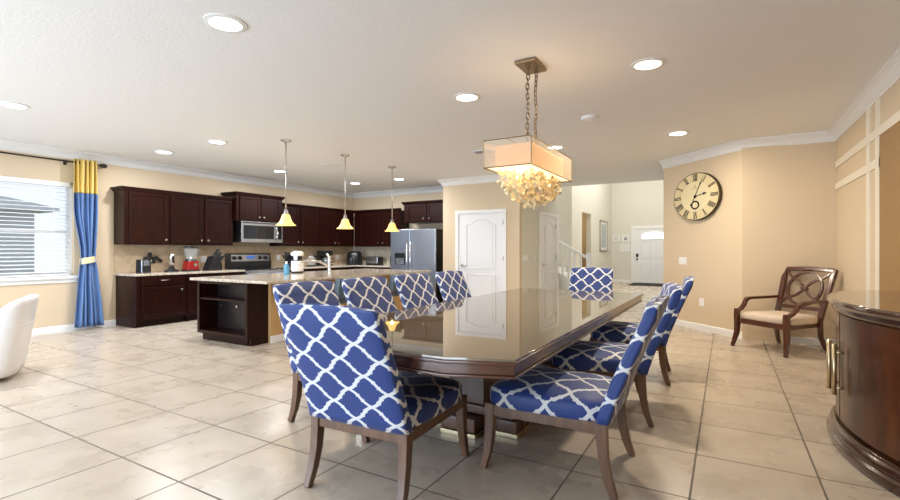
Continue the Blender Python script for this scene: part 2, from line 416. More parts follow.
cu = thing('window_curtain', 'blue floor length curtain with a yellow top band tied back with a cream sash', 'curtain', (-8.79, 3.585, 0))
def curtain_strip(z0, z1, grow=0., n=90, m=26):
    g = MB(); rows = []
    for j in range(m + 1):
        z = z0 + (z1 - z0) * j / m
        if z > 2.0: w = .175 + .0 * z; off = -.01
        elif z > 1.12:
            t = (z - 1.12) / .88; t = t * t * (3 - 2 * t); w = .098 + t * .077; off = .02 - .03 * t
        else:
            t = min(1, (1.12 - z) / 1.07); t = t ** .8; w = .098 + t * .112; off = .02 + .02 * t
        w += grow; dep = (.042 if z > 1.2 or z < .6 else .03) + grow * .6
        row = []
        for i in range(n + 1):
            u = i / n * 2 - 1
            y = off + u * w + .012 * math.sin(u * 9 + z)
            x = dep * math.sin(u * PI * 5.5 + .35 * math.sin(z * 1.3)) + .012 * math.sin(u * 21 + z * 2)
            row.append((x, y, z))
        rows.append(row)
    g.rings(rows, cap=False, closed=False)
    o = g.build('tmp', 'curtain_blue', cu, smooth=True)
    s = o.modifiers.new('s', 'SOLIDIFY'); s.thickness = .006
    return o
o = curtain_strip(.05, 2.17); o.name = 'panel'
o = curtain_strip(2.17, 2.70); o.name = 'top_band'; o.data.materials[0] = M['curtain_yellow']; o['label'] = 'yellow top band'
tb = MB(); R = []
for k in range(7):
    z = 1.06 + .1 * k / 6; R.append([(.062 * math.cos(a) * (1 + .08 * math.sin(k * 2)), .02 + .11 * math.sin(a), z + .02 * math.sin(a)) for a in [2 * PI * i / 28 for i in range(28)]])
tb.rings(R, cap=False); o = tb.build('tieback', 'curtain_cream', cu, smooth=True); o['label'] = 'cream sash'

# ---------------------------------------------------------------- doors
def panel_door(o_parent, w, zpan, slab_m, arch=.1, xr=(.18, .82)):
    """raised outlines on a slab in local x 0..w, front at y = 0 facing -y"""
    a, b = xr[0] * w, xr[1] * w
    outs = []
    (z0, z1), (z2, z3) = zpan
    outs.append([(a, z0), (b, z0), (b, z1), (a, z1)])
    top = [(b, z3 - arch), (b - .10 * (b - a), z3 - arch)]
    for k in range(1, 10):
        t = k / 10; top.append((b - (b - a) * (.10 + .80 * t), z3 - arch * (1 - math.sin(PI * t) ** .9)))
    top += [(a + .10 * (b - a), z3 - arch), (a, z3 - arch)]
    outs.append([(a, z2), (b, z2)] + top)
    for nm, q in zip(('lower_panel', 'upper_panel'), outs):
        g = MB(); g.tube([(x, -.002, z) for x, z in q], .013, 8, closed=True, up=(0, 1, 0))
        cx = sum(p[0] for p in q) / len(q); cz = (min(p[1] for p in q) + max(p[1] for p in q)) / 2
        inner = [(cx + (x - cx) * .82, cz + (z - cz) * .90) for x, z in q]
        g.prism(inner, lambda u, v, k: (u, .002 - .010 * k, v))
        g.build(nm, slab_m, o_parent, smooth=False)
def door(name, label, loc, rz, w, h, knob_x, hinge_x, casing):
    r = bpy.data.objects.new(name, None); C.objects.link(r); r.location = loc; r.rotation_euler = (0, 0, rz); struct(r, label)
    box('door_slab', 'door_white', 0, w, 0, .035, .01, h, r, .003)
    panel_door(r, w, ((.2, .74), (.88, h - .13)), 'door_white')
    l, rr, t = casing
    c = MB(); c.box(-l, 0, -.02, .03, 0, h + t); c.box(w, w + rr, -.02, .03, 0, h + t); c.box(0, w, -.02, .03, h, h + t)
    c.build('door_casing', 'white', r, bev=.006)
    k = MB(); k.tube([(knob_x, 0, .93), (knob_x, -.05, .93)], [.035, .02], 14); k.tube([(knob_x, -.055, .93), (knob_x + (.13 if knob_x < w / 2 else -.13), -.055, .925)], .013, 10)
    k.build('door_handle', 'nickel', r, smooth=True)
    for z in (.25, 1.05, 1.80):
        MB().tube([(hinge_x, -.012, z), (hinge_x, -.012, z + .1)], .011, 8).build('hinge', 'nickel', r, smooth=True)
    return r
dr = door('door_1', 'white arched two panel pantry door', (-5.05, PY0 - .02, 0), 0, 1.07, 2.05, .09, 1.065, (.075, .06, .075))
door('door_2', 'white arched two panel door in the hall side wall', (PX1 + .02, 10.35, 0), PI / 2, 1.02, 2.07, .09, 1.015, (.14, .2, .07))
box('name_plate', 'ink', .50, .60, -.003, .0, 1.14, 1.155, dr)
# entry door
ed = bpy.data.objects.new('door_4', None); C.objects.link(ed); ed.location = (-3.09, YD - .02, 0); struct(ed, 'white six panel front door with an arched glass lite')
W, Hh = 1.42, 2.08
box('door_slab', 'door_white', 0, W, 0, .04, .01, Hh, ed, .003)
c = MB(); c.box(-.11, 0, -.02, .03, 0, Hh + .11); c.box(W, W + .11, -.02, .03, 0, Hh + .11); c.box(0, W, -.02, .03, Hh, Hh + .11); c.build('door_casing', 'white', ed, bev=.006)
for (a, b) in ((.29, .565), (.79, 1.065)):
    for (z0, z1) in ((.18, .76), (.95, 1.60)):
        g = MB(); q = [(a, z0), (b + .05, z0), (b + .05, z1), (a, z1)]
        g.tube([(x, -.002, z) for x, z in q], .012, 6, closed=True, up=(0, 1, 0))
        g.prism([(x + (.04 if x < (a + b) / 2 else -.04), z + (.05 if z < (z0 + z1) / 2 else -.05)) for x, z in q], lambda u, v, k: (u, .002 - .012 * k, v))
        g.build('door_panel', 'door_white', ed)
arc = [(.28, 1.68), (1.16, 1.68)] + [(.72 + .44 * math.cos(PI * k / 12), 1.84 + .14 * math.sin(PI * k / 12)) for k in range(13)]
g = MB().prism(arc, lambda u, v, k: (u, -.008 + .008 * k, v)); g.build('glass_lite', 'lite', ed)
MB().tube([(x, -.006, z) for x, z in arc], .016, 6, closed=True, up=(0, 1, 0)).build('lite_frame', 'door_white', ed)
MB().box(.08, .16, -.03, 0, 1.0, 1.13).tube([(.12, 0, .92), (.12, -.06, .92)], .035, 10).build('door_handle', 'black_metal', ed, bev=.004)
tag(box('door_mat', 'black_mat', -3.05, -1.9, 17.9, 19.2, .001, .018, bev=.005), 'black rubber mat on the floor in front of the front door', 'door mat')

# staircase
st = MB()
for i in range(9):
    st.box(-3.02 - .27 * (i + 1), -3.02 - .27 * i, 11.86, YS - .02, 0, .155 * (i + 1))
struct(st.build('trim_stairs', 'white'), 'white staircase rising behind the pantry')
rl = thing('stair_railing', 'white stair railing with a square newel post beside the hall door', 'railing', (-2.92, 11.80, 0))
box('newel_post', 'white', -.055, .055, -.055, .055, 0, 1.14, rl, .005)
MB().box(-.07, .07, -.07, .07, 1.14, 1.17).box(-.05, .05, -.05, .05, 1.17, 1.2).build('newel_cap', 'white', rl, bev=.006)
MB().tube([(-.05, 0, 1.08), (-1.7, 0, 2.02)], .03, sq=(.035, .03)).build('handrail', 'white', rl, bev=.006)
MB().prism([(-.055, 0), (-.055, .30), (-1.7, 1.24), (-1.7, 0)], lambda u, v, k: (u, -.03 + .06 * k, v)).build('stringer', 'white', rl)
for i in range(10):
    x = -.20 - i * .153
    MB().box(x - .02, x + .02, -.02, .02, .30 - (x + .055) * .571 - .01, 1.055 - (x + .05) * .571).build('baluster', 'white', rl)

# foyer pictures
pf = thing('framed_print', 'tall silver framed grey print on the foyer side wall', 'picture', (XF + .001, 18.05, 1.79))
f = MB(); w, h = .60, .57
f.box(0, .035, -w, -w + .05, -h, h); f.box(0, .035, w - .05, w, -h, h); f.box(0, .035, -w, w, -h, -h + .05); f.box(0, .035, -w, w, h - .05, h)
f.build('picture_frame', 'frame_silver', pf, bev=.004)
box('mat_board', 'paper', 0, .012, -w + .05, w - .05, -h + .05, h - .05, pf)
box('print', 'art', .012, .016, -w + .22, w - .22, -h + .14, h - .14, pf)
for i, (x, zc, hw, hh, lab, mark) in enumerate(((-3.755, 1.735, .14, .13, 'white square plaque with a leaf outline on the foyer wall, nearest the corner', 'leaf'),
                                     (-3.40, 1.73, .14, .13, 'white square plaque with a rounded motif on the foyer wall, next to the front door', 'lock'),
                                     (-3.425, 1.35, .19, .15, 'pale framed sheet below the two white plaques beside the front door', ''))):
    p = thing('wall_plaque', lab, 'plaque', (x, YD - .001, zc))
    box('board', 'white', -hw, hw, -.02, 0, -hh, hh, p, .004)
    if mark == 'leaf':
        MB().tube([(.06 * math.sin(a) * (1 + .3 * math.cos(2 * a)), -.021, .065 * math.cos(a)) for a in [2 * PI * k / 20 for k in range(20)]], .007, 6, closed=True, up=(0, 1, 0)).build('motif', 'ink', p)
    elif mark == 'lock':
        MB().box(-.06, .06, -.023, -.02, -.07, .01).tube([(.045 * math.cos(PI * k / 10), -.021, .01 + .06 * math.sin(PI * k / 10)) for k in range(11)], .008, 6, up=(0, 1, 0)).build('motif', 'ink', p)
    else:
        box('sheet', 'paper', -hw + .03, hw - .03, -.023, -.02, -hh + .03, hh - .03, p)

# outlets and switches
def plate(name, lab, cat, loc, rz, w=.075, h=.115, kind='outlet'):
    p = thing(name, lab, cat, loc, rz)
    box('cover_plate', 'wplastic', -w / 2, w / 2, -.008, 0, -h / 2, h / 2, p, .002)
    if kind == 'outlet':
        for z in (-.028, .028): MB().tube([(0, -.008, z), (0, -.0105, z)], .017, 12).build('socket', 'wplastic', p)
    else:
        n = kind
        for k in range(n):
            x = (k - (n - 1) / 2) * .05
            box('rocker', 'white', x - .014, x + .014, -.011, -.008, -.03, .03, p, .001)
    return p
q45 = math.radians(-45)
plate('light_switch', 'white double switch plate on the clock wall below the clock', 'switch', (-.6185, 8.7475, 1.09), q45, .17, .12, 2)
plate('wall_outlet', 'white outlet low on the clock wall', 'outlet', (-.3285, 8.4575, .445), q45, .10, .12)
plate('light_switch', 'white triple switch plate on the hall wall beside the pantry door', 'switch', (PX1 + .001, 9.36, 1.10), PI / 2, .26, .12, 3)
plate('light_switch', 'small single switch plate left of the hall door', 'switch', (PX1 + .001, 9.93, 1.10), PI / 2, .09, .12, 1)
plate('wall_outlet', 'white outlet on the backsplash between blender and knife block', 'outlet', (XL + .017, 5.60, 1.09), PI / 2, .11, .12)
plate('wall_outlet', 'white outlet on the backsplash right of the range', 'outlet', (XL + .017, 7.40, 1.10), PI / 2, .11, .12)
plate('wall_outlet', 'white outlet on the backsplash near the kitchen corner', 'outlet', (XL + .017, 9.30, 1.08), PI / 2, .11, .12)

# ---------------------------------------------------------------- kitchen
LEFT = PI / 2          # local -y looks to +X, local x runs along +Y
def cab_panel(parent, name, x0, x1, z0, z1, fw=.055, m='espresso'):
    g = MB(); y0, y1 = -.022, 0.
    g.box(x0, x0 + fw, y0, y1, z0, z1); g.box(x1 - fw, x1, y0, y1, z0, z1)
    g.box(x0 + fw, x1 - fw, y0, y1, z0, z0 + fw); g.box(x0 + fw, x1 - fw, y0, y1, z1 - fw, z1)
    g.box(x0 + fw, x1 - fw, y0 + .012, y1, z0 + fw, z1 - fw)
    return g.build(name, m, parent, bev=.004)
def knob(parent, x, z, vert=True):
    g = MB()
    if vert: g.tube([(x, -.045, z), (x, -.02, z)], [.016, .008], 10); g.tube([(x, -.045, z), (x, -.056, z)], [.022, .016], 12)
    else: g.tube([(x - .07, -.045, z), (x + .07, -.045, z)], .007, 8); g.tube([(x - .05, -.02, z), (x - .05, -.045, z)], .005, 6); g.tube([(x + .05, -.02, z), (x + .05, -.045, z)], .005, 6)
    return g.build('handle', 'nickel', parent, smooth=True)
def upper(lab, loc, rz, w, dep, z0, z1, doors, crown=(1, 1), hz=None, group='upper kitchen cabinets'):
    t = thing('upper_cabinet', lab, 'cabinet', loc, rz, group)
    box('body', 'espresso', 0, w, 0, dep, z0, z1, t, .003)
    for x0, x1, hx in doors:
        d_ = cab_panel(t, 'door', x0, x1, z0 + .02, z1 - .02)
        knob(d_, hx, z0 + .09)
    a, b = crown
    path = ([(0, dep)] if a else []) + [(0, 0), (w, 0)] + ([(w, dep)] if b else [])
    sweep(path, [(0, z1 - .02), (.008, z1 - .02), (.05, z1 + .04), (.05, z1 + .055), (0, z1 + .055)], -1).build('cornice', 'espresso', t)
    return t
UZ0, UZ1 = 1.36, 2.265
xu = XL + .335
upper('dark upper cabinet with one door, nearest the window', (xu, 4.02, 0), LEFT, .74, .33, UZ0, UZ1, [(.07, .71, .66)], (1, 0))
upper('dark two door upper cabinet above the blender and knife block', (xu, 4.765, 0), LEFT, 1.25, .33, UZ0, UZ1, [(.02, .61, .57), (.66, 1.22, .70)], (0, 0))
upper('raised dark two door cabinet above the microwave', (XL + .44, 6.02, 0), LEFT, 1.13, .435, 1.86, 2.385, [(.07, .55, .51), (.58, 1.07, .62)], (1, 1))
upper('dark two door upper cabinet right of the microwave', (xu, 7.16, 0), LEFT, 1.185, .33, UZ0, UZ1, [(.04, .54, .50), (.60, 1.14, .64)], (0, 0))
upper('dark two door upper cabinet next to the kitchen corner', (xu, 8.35, 0), LEFT, 1.24, .33, UZ0, UZ1, [(.02, .54, .50), (.59, 1.12, .63)], (0, 0))
upper('dark two door upper cabinet left of the refrigerator', (-8.56, YF - .335, 0), 0, 1.54, .33, UZ0, UZ1, [(.20, .86, .82), (.94, 1.51, .98)], (0, 0))
upper('dark two door cabinet mounted above the refrigerator', (-6.80, 9.42, 0), 0, 1.33, .525, 1.93, 2.385, [(.10, .66, .60), (.70, 1.28, .76)], (1, 0))
# microwave
mw = thing('microwave', 'stainless over the range microwave with a black glass door', 'microwave', (XL + .45, 6.125, 1.43), LEFT)
box('body', 'steel', 0, 1.03, 0, .45, 0, .43, mw, .004)
box('door_glass', 'black_gloss', .05, .79, -.006, 0, .07, .35, mw, .004)
MB().tube([(.825, -.012, .06), (.845, -.05, .12), (.85, -.055, .21), (.845, -.05, .30), (.825, -.012, .36)], .017, 10).build('handle', 'chrome', mw, smooth=True)
box('control_panel', 'black_gloss', .89, 1.00, -.006, 0, .07, .35, mw, .004)
box('grille', 'black', .03, 1.0, -.004, 0, .39, .412, mw)
# base cabinets
def base(lab, loc, rz, w, dep, units, group='base kitchen cabinets'):
    t = thing('base_cabinet', lab, 'cabinet', loc, rz, group)
    MB().box(0.02, w, 0, dep, .10, .84).box(0.02, w, .07, dep, 0, .10).box(0, .02, 0, dep, 0, .84).build('body', 'espresso', t, bev=.003)
    for x0, x1, hx in units:
        dw = MB().box(x0, x1, -.022, 0, .68, .82).build('drawer', 'espresso', t, bev=.005); knob(dw, (x0 + x1) / 2, .76, False)
        dd = cab_panel(t, 'door', x0, x1, .13, .655); knob(dd, hx, .58)
    return t
xb_ = -8.25
base('dark base cabinet under the left counter end, nearest the window', (xb_, 4.05, 0), LEFT, .84, .645, [(.09, .80, .73)])
base('dark base cabinet between the counter end cabinet and the range', (xb_, 4.893, 0), LEFT, 1.14, .645, [(.03, .54, .49), (.58, 1.10, .63)])
base('dark base cabinet run right of the range', (xb_, 7.22, 0), LEFT, 2.06, .645, [(.05, .65, .6), (.70, 1.3, .75)])
base('dark base cabinet run on the rear wall beside the refrigerator', (-8.24, YF - .65, 0), 0, 1.2, .645, [(.05, .58, .53), (.62, 1.15, .67)])
tag(box('countertop', 'granite', XL + .002, -8.215, 4.02, 6.04, .842, .88, bev=.006), 'speckled granite countertop left of the range', 'countertop')
ct = MB().box(XL + .002, -8.215, 7.215, YF - .002, .842, .88).box(-8.215, -7.03, YF - .685, YF - .002, .842, .88).build('countertop', 'granite', bev=.006)
tag(ct, 'speckled granite countertop turning the kitchen corner right of the range', 'countertop')
struct(box('wall_left_backsplash', 'splash', XL, XL + .014, 4.02, YF - .014, .88, UZ0))
struct(box('wall_kitchen_backsplash', 'splash2', XL + .014, -7.0, YF - .014, YF, .88, UZ0))
# range
rg = thing('range', 'stainless and black electric range below the microwave', 'range', (-8.22, 6.05, 0), LEFT)
W = 1.10
MB().box(0, W, .02, .66, 0, .86).build('body', 'black', rg, bev=.004)
box('cooktop', 'black_gloss', 0, W, 0, .60, .862, .885, rg, .004)
bgp = MB().prism([(.60, .885), (.66, .885), (.66, 1.20), (.625, 1.20), (.595, 1.0)], lambda u, v, k: (W * k, u, v)).build('back_guard', 'black', rg, bev=.004)
MB().box(.10, W - .03, .592, .60, 1.03, 1.17).build('control_strip', 'steel', rg, bev=.003)
box('display', 'dark_blue_glow', .47, .66, .586, .592, 1.08, 1.15, rg)
for x in (.17, .30, .80, .93):
    MB().tube([(x, .592, 1.105), (x, .56, 1.10)], [.045, .035], 14).build('knob', 'black', rg, smooth=True)
box('oven_door', 'steel', .02, W - .02, -.02, .02, .22, .80, rg, .006)
box('oven_window', 'black_gloss', .2, W - .2, -.026, -.02, .36, .66, rg, .004)
MB().tube([(.08, -.07, .765), (W - .08, -.07, .765)], .016, 10).tube([(.1, -.02, .765), (.1, -.07, .765)], .01, 8).tube([(W - .1, -.02, .765), (W - .1, -.07, .765)], .01, 8).build('handle', 'chrome', rg, smooth=True)
box('front_strip', 'steel', .01, W - .01, -.018, .02, .80, .855, rg, .004)
box('storage_drawer', 'steel', .02, W - .02, -.018, .02, .03, .20, rg, .006)
tw = MB().box(-8.125, -8.119, 6.62, 7.05, .47, .79).box(-8.183, -8.177, 6.62, 7.05, .55, .79).box(-8.183, -8.119, 6.62, 7.05, .785, .791).build('dish_towel', 'towel', bev=.002)
tag(tw, 'dark blue dish towel folded over the oven handle', 'towel')

# refrigerator
fg = thing('refrigerator', 'stainless side by side refrigerator with a water dispenser beside the pantry wall', 'refrigerator', (-6.99, 9.13, 0), 0)
W = 1.28
box('body', 'black', .01, W - .01, .06, .78, .02, 1.75, fg, .004)
d1 = box('freezer_door', 'fridge_steel', 0, .565, 0, .055, .08, 1.76, fg, .012)
d2 = box('fridge_door', 'fridge_steel', .575, W, 0, .055, .08, 1.76, fg, .012)
for dd, x in ((d1, .52), (d2, .62)):
    MB().tube([(x, -.005, .55), (x, -.055, .62), (x, -.06, 1.05), (x, -.055, 1.42), (x, -.005, 1.49)], .018, 10).build('handle', 'chrome', dd, smooth=True)
ds = box('dispenser', 'black', .13, .43, -.006, 0, .92, 1.20, d1, .004)
box('dispenser_recess', 'steel', .155, .405, -.009, -.006, .93, 1.08, d1, .002)
box('base_grille', 'black', .02, W - .02, .02, .1, 0, .08, fg)

# island
isl = thing('kitchen_island', 'dark wood kitchen island with an open shelf end and tan seating side', 'kitchen island', (-5.4, 4.0, 0))
w, L = 1.10, 3.62
b = MB()
b.box(-w, -w + .05, 0, .30, .10, .842); b.box(-.05, 0, 0, .33, .10, .842); b.box(-w + .05, -.05, 0, .02, .80, .842); b.box(-w + .05, -.05, 0, .02, .10, .145)
b.box(-w + .05, -.05, .30, .33, .10, .842)
b.box(-w, -.04, .33, L, .10, .842); b.box(-w + .05, -.06, .05, L - .03, 0, .10); b.box(-.05, 0, .06, .33, 0, .10)
b.build('body', 'espresso', isl, bev=.003)
box('shelf', 'espresso', -w + .05, -.05, .01, .30, .575, .60, isl, .002)
box('cubby_back', 'espresso_black', -w + .05, -.05, .28, .30, .145, .80, isl)
box('cubby_floor', 'espresso', -w + .05, -.05, .02, .29, .125, .145, isl)
k = MB()
for x, z in ((-.95, .46), (-.58, .47)): k.tube([(x, .28, z), (x, .255, z)], [.008, .018], 10)
k.build('knob', 'nickel', isl)
box('knee_wall', 'knee', -.04, .05, .33, L, 0, .842, isl)
box('knee_baseboard', 'white', .05, .065, .325, L, 0, .10, isl, .003)
box('counter_slab', 'granite', -1.17, .47, -.07, 3.72, .842, .88, isl, .008)

# faucet
fc = thing('faucet', 'chrome gooseneck faucet on the island countertop', 'faucet', (-5.42, 5.50, .88))
MB().lathe([(.035, 0), (.035, .015), (.026, .03), (.024, .24), (.02, .29), (.012, .30)], seg=16).build('post', 'chrome', fc, smooth=True)
MB().tube([(0, 0, .13), (-.09, -.13, .21), (-.17, -.27, .235), (-.23, -.37, .20), (-.245, -.395, .15)], [.016, .018, .018, .016, .014], 10).build('spout', 'chrome', fc, smooth=True)
MB().tube([(0, 0, .28), (-.03, -.03, .33)], [.02, .012], 10).build('lever', 'chrome', fc, smooth=True)
# white pod coffee maker and water bottle on the island
cm = thing('coffee_maker', 'white single cup coffee maker standing on the island countertop', 'coffee maker', (-6.32, 5.66, .88), 0.6)
MB().lathe([(.10, 0), (.105, .02), (.10, .03)], seg=20, sy=1.3).build('base', 'black', cm, smooth=False)
MB().lathe([(.10, .03), (.10, .20), (.098, .205)], seg=24, sy=1.15).build('tank', 'wplastic', cm, smooth=False)
MB().lathe([(.085, .205), (.085, .31)], seg=24, sy=1.1).build('collar', 'black', cm)
MB().lathe([(.10, .29), (.108, .315), (.10, .345), (.06, .37), (.01, .375)], seg=24, sy=1.15).build('lid', 'wplastic', cm, smooth=True)
MB().box(-.03, .03, -.12, -.08, .22, .33).build('spout', 'steel', cm, bev=.005)
wb_ = thing('water_bottle', 'small blue tinted water bottle beside the white coffee maker', 'bottle', (-6.02, 5.17, .88))
MB().lathe([(.042, 0), (.045, .02), (.042, .06), (.045, .10), (.04, .14), (.02, .175)], seg=16).build('body', 'blue_clear', wb_, smooth=True)
MB().lathe([(.02, .175), (.021, .205), (.017, .21)], seg=12).build('cap', 'wplastic', wb_)

# counter-top appliances, left counter
co = thing('can_opener', 'black and silver can opener at the counter end nearest the window', 'can opener', (-8.53, 4.31, .88), LEFT + .3)
MB().prism([(-.10, 0), (.10, 0), (.085, .23), (-.085, .23)], lambda u, v, k: (u, -.06 + .13 * k, v)).build('body', 'black', co, bev=.012)
box('face_plate', 'steel', -.06, .05, -.066, -.06, .12, .21, co, .003)
box('trim_bar', 'chrome', -.105, -.088, -.07, -.05, .01, .22, co, .003)
ph = thing('cordless_phone', 'black cordless phone and handset mounted on the backsplash beside the can opener', 'telephone', (XL + .016, 4.56, 1.03), LEFT)
MB().prism([(-.10, 0), (.10, 0), (.08, .12), (-.08, .12)], lambda u, v, k: (u, -.07 * k, v)).build('base', 'black', ph, bev=.008)
MB().obox((-.03, -.085, .10), .06, .05, .20, Matrix.Rotation(.25, 4, 'Y')).build('handset', 'black', ph, bev=.012)
box('keypad', 'steel', -.05, .03, -.074, -.07, .02, .07, ph)
MB().obox((.16, -.04, .07), .05, .05, .15, Matrix.Rotation(-.9, 4, 'Y')).build('second_handset', 'black', ph, bev=.01)
ef = thing('cylinder_appliance', 'tall silver cylindrical appliance on a dark stand left of the blender', 'small appliance', (-8.62, 4.83, .88))
MB().lathe([(.12, 0), (.12, .025), (.07, .045), (.05, .06)], seg=20).build('stand', 'black', ef)
MB().lathe([(.046, .05), (.048, .27), (.044, .315), (.036, .32)], seg=16).build('barrel', 'nickel', ef, smooth=True)
MB().box(.03, .055, -.02, .02, .16, .28).build('grip', 'black', ef, bev=.004)
bd = thing('blender', 'red blender with a clear jar on the left counter', 'blender', (-8.60, 5.17, .88), LEFT)
MB().prism([(-.115, .02), (.115, .02), (.09, .19), (-.09, .19)], lambda u, v, k: (u, -.09 + .19 * k, v)).build('base', 'red', bd, bev=.015)
MB().box(-.12, .12, -.1, .11, 0, .025).build('foot', 'black', bd, bev=.006)
MB().lathe([(.10, .19), (.085, .22)], seg=18).build('collar', 'black', bd)
MB().lathe([(.075, .22), (.10, .30), (.118, .42)], seg=20).build('jar', 'clear', bd, smooth=False)
MB().lathe([(.12, .42), (.12, .445), (.04, .45), (.04, .46)], seg=20).build('lid', 'black', bd)
MB().tube([(.03, -.092, .115), (.03, -.105, .115)], .03, 14).build('dial', 'chrome', bd)
MB().tube([(.12, 0, .41), (.17, 0, .38), (.16, 0, .29), (.10, 0, .26)], .012, 8).build('jar_handle', 'clear', bd, smooth=True)

def knife_block(lab, loc, rz, n=7, s=1.):
    t = thing('knife_block', lab, 'knife block', loc, rz, 'knife blocks')
    MB().prism([(-.13 * s, 0), (.15 * s, 0), (.15 * s, .12 * s), (.03 * s, .25 * s), (-.02 * s, .23 * s)], lambda u, v, k: (u, (-.08 + .16 * k) * s, v)).build('block', 'black', t, bev=.006)
    for i in range(n):
        a = i % 3; r = i // 3
        p = Vector((.13 - .05 * r, -.05 + .05 * a, .145 + .055 * r)) * s
        q = p + Vector((.085, 0, .10)) * s
        MB().tube([p, q], [.013 * s, .016 * s], 8).build('knife', 'black', t, smooth=True)
    box('label_plate', 'steel', .151 * s, .153 * s, -.04, .04, .03, .05, t)
    return t
knife_block('black knife block between the blender and the range', (-8.56, 5.56, .88), LEFT + .15, 8, 1.12)
knife_block('black knife block on the counter right of the range, behind the white coffee maker', (-8.55, 7.50, .88), LEFT + 3.3, 6, 1.1)
kt = thing('electric_kettle', 'glass electric kettle with a black handle right of the range', 'kettle', (-8.60, 8.12, .88))
MB().lathe([(.11, 0), (.115, .03)], seg=20).build('base', 'black', kt)
MB().lathe([(.105, .03), (.11, .08), (.09, .21), (.07, .235)], seg=20).build('jug', 'clear', kt, smooth=True)
MB().lathe([(.075, .235), (.07, .25), (.02, .265), (.015, .28)], seg=16).build('lid', 'steel', kt)
MB().tube([(.03, .07, .24), (.04, .15, .24), (.04, .18, .16), (.03, .12, .06)], .016, 8).build('handle', 'black', kt, smooth=True)
dc = thing('drip_coffee_maker', 'black drip coffee maker near the kitchen corner', 'coffee maker', (-8.62, 8.60, .88), LEFT)
MB().box(-.13, .13, -.14, .14, 0, .04).box(-.13, .13, .04, .14, .04, .36).box(-.14, .14, -.14, .14, .25, .37).build('body', 'black', dc, bev=.015)
MB().lathe([(.07, .045), (.10, .09), (.09, .17), (.06, .21)], c=(0, -.04, 0), seg=18).build('carafe', 'clear', dc, smooth=True)
MB().tube([(.08, -.09, .19), (.14, -.15, .18), (.14, -.15, .09), (.08, -.1, .08)], .012, 8).build('carafe_handle', 'black', dc, smooth=True)
af = thing('air_fryer', 'large black air fryer in the kitchen corner', 'air fryer', (-8.50, 9.55, .88), .35)
MB().lathe([(.20, 0), (.215, .04), (.21, .20), (.19, .31), (.14, .355), (.02, .36)], seg=28, sx=1., sy=.95).build('body', 'black', af, smooth=True)
MB().box(-.02, .02, -.27, -.17, .07, .11).box(-.025, .025, -.28, -.25, .03, .19).build('handle', 'black_gloss', af, bev=.006)
MB().tube([(-.09, -.155, .28), (0, -.185, .285), (.09, -.155, .28)], .012, 6).build('trim_ring', 'chrome', af)
ts = thing('toaster', 'silver and black two slot toaster on the rear counter', 'toaster', (-7.88, 9.62, .88))
MB().box(-.19, .19, -.11, .11, .03, .22).build('shell', 'steel', ts, bev=.03)
MB().box(-.20, .20, -.115, .115, 0, .035).build('base', 'black', ts, bev=.006)
for x in (-.2, .18): MB().box(x, x + .02, -.11, .11, .03, .21).build('end_cap', 'black', ts, bev=.008)
MB().box(-.15, .15, -.05, -.02, .215, .223).box(-.15, .15, .02, .05, .215, .223).build('slot', 'black', ts)
cn = thing('canister', 'black canister on the rear counter beside the refrigerator', 'canister', (-7.25, 9.62, .88))
MB().lathe([(.10, 0), (.105, .01), (.105, .20)], seg=20).build('body', 'black', cn)
MB().lathe([(.108, .20), (.108, .225), (.02, .235), (.02, .255)], seg=20).build('lid', 'black_gloss', cn)

# bar stools behind the dining chairs
def stool(lab, loc, rz):
    t = thing('bar_stool', lab, 'bar stool', loc, rz, 'bar stools at the island')
    R = []
    for z, dy, w in ((.58, 0, .17), (.60, 0, .18), (.75, .02, .185), (.85, .035, .18), (.868, .04, .165)):
        R.append([(w * x, y + dy, z) for x, y in ((-1, .14), (-1.02, .19), (-.92, .235), (-.4, .25), (.4, .25), (.92, .235), (1.02, .19), (1, .14), (.9, .16), (.4, .185), (-.4, .185), (-.9, .16))])
    MB().rings(R).build('backrest', 'stool', t, smooth=False, bev=.01)
    MB().box(-.17, .17, -.19, .19, .50, .565).build('seat', 'stool', t, bev=.025)
    for x in (-1, 1):
        MB().tube([(.165 * x, .205, .62), (.165 * x, .19, .48), (.18 * x, .22, 0)], 0, sq=[(.018, .018), (.02, .02), (.015, .015)]).build('leg', 'chair_wood', t, bev=.003)
        MB().tube([(.15 * x, -.17, .5), (.17 * x, -.19, 0)], 0, sq=[(.02, .02), (.015, .015)]).build('leg', 'chair_wood', t, bev=.003)
        MB().tube([(.165 * x, -.18, .2), (.172 * x, .205, .2)], .011, 8).build('rung', 'chair_wood', t)
    MB().tube([(-.165, -.18, .2), (.165, -.18, .2)], .011, 8).build('rung', 'chair_wood', t)
    return t
# local +y is the back side; it points towards +X (the dining table)
s1 = stool('slate grey bar stool showing between the first two island side dining chairs', (-4.92, 5.10, 0), -PI / 2)
s2 = stool('slate grey bar stool showing between the second and third island side dining chairs', (-4.92, 6.36, 0), -PI / 2)

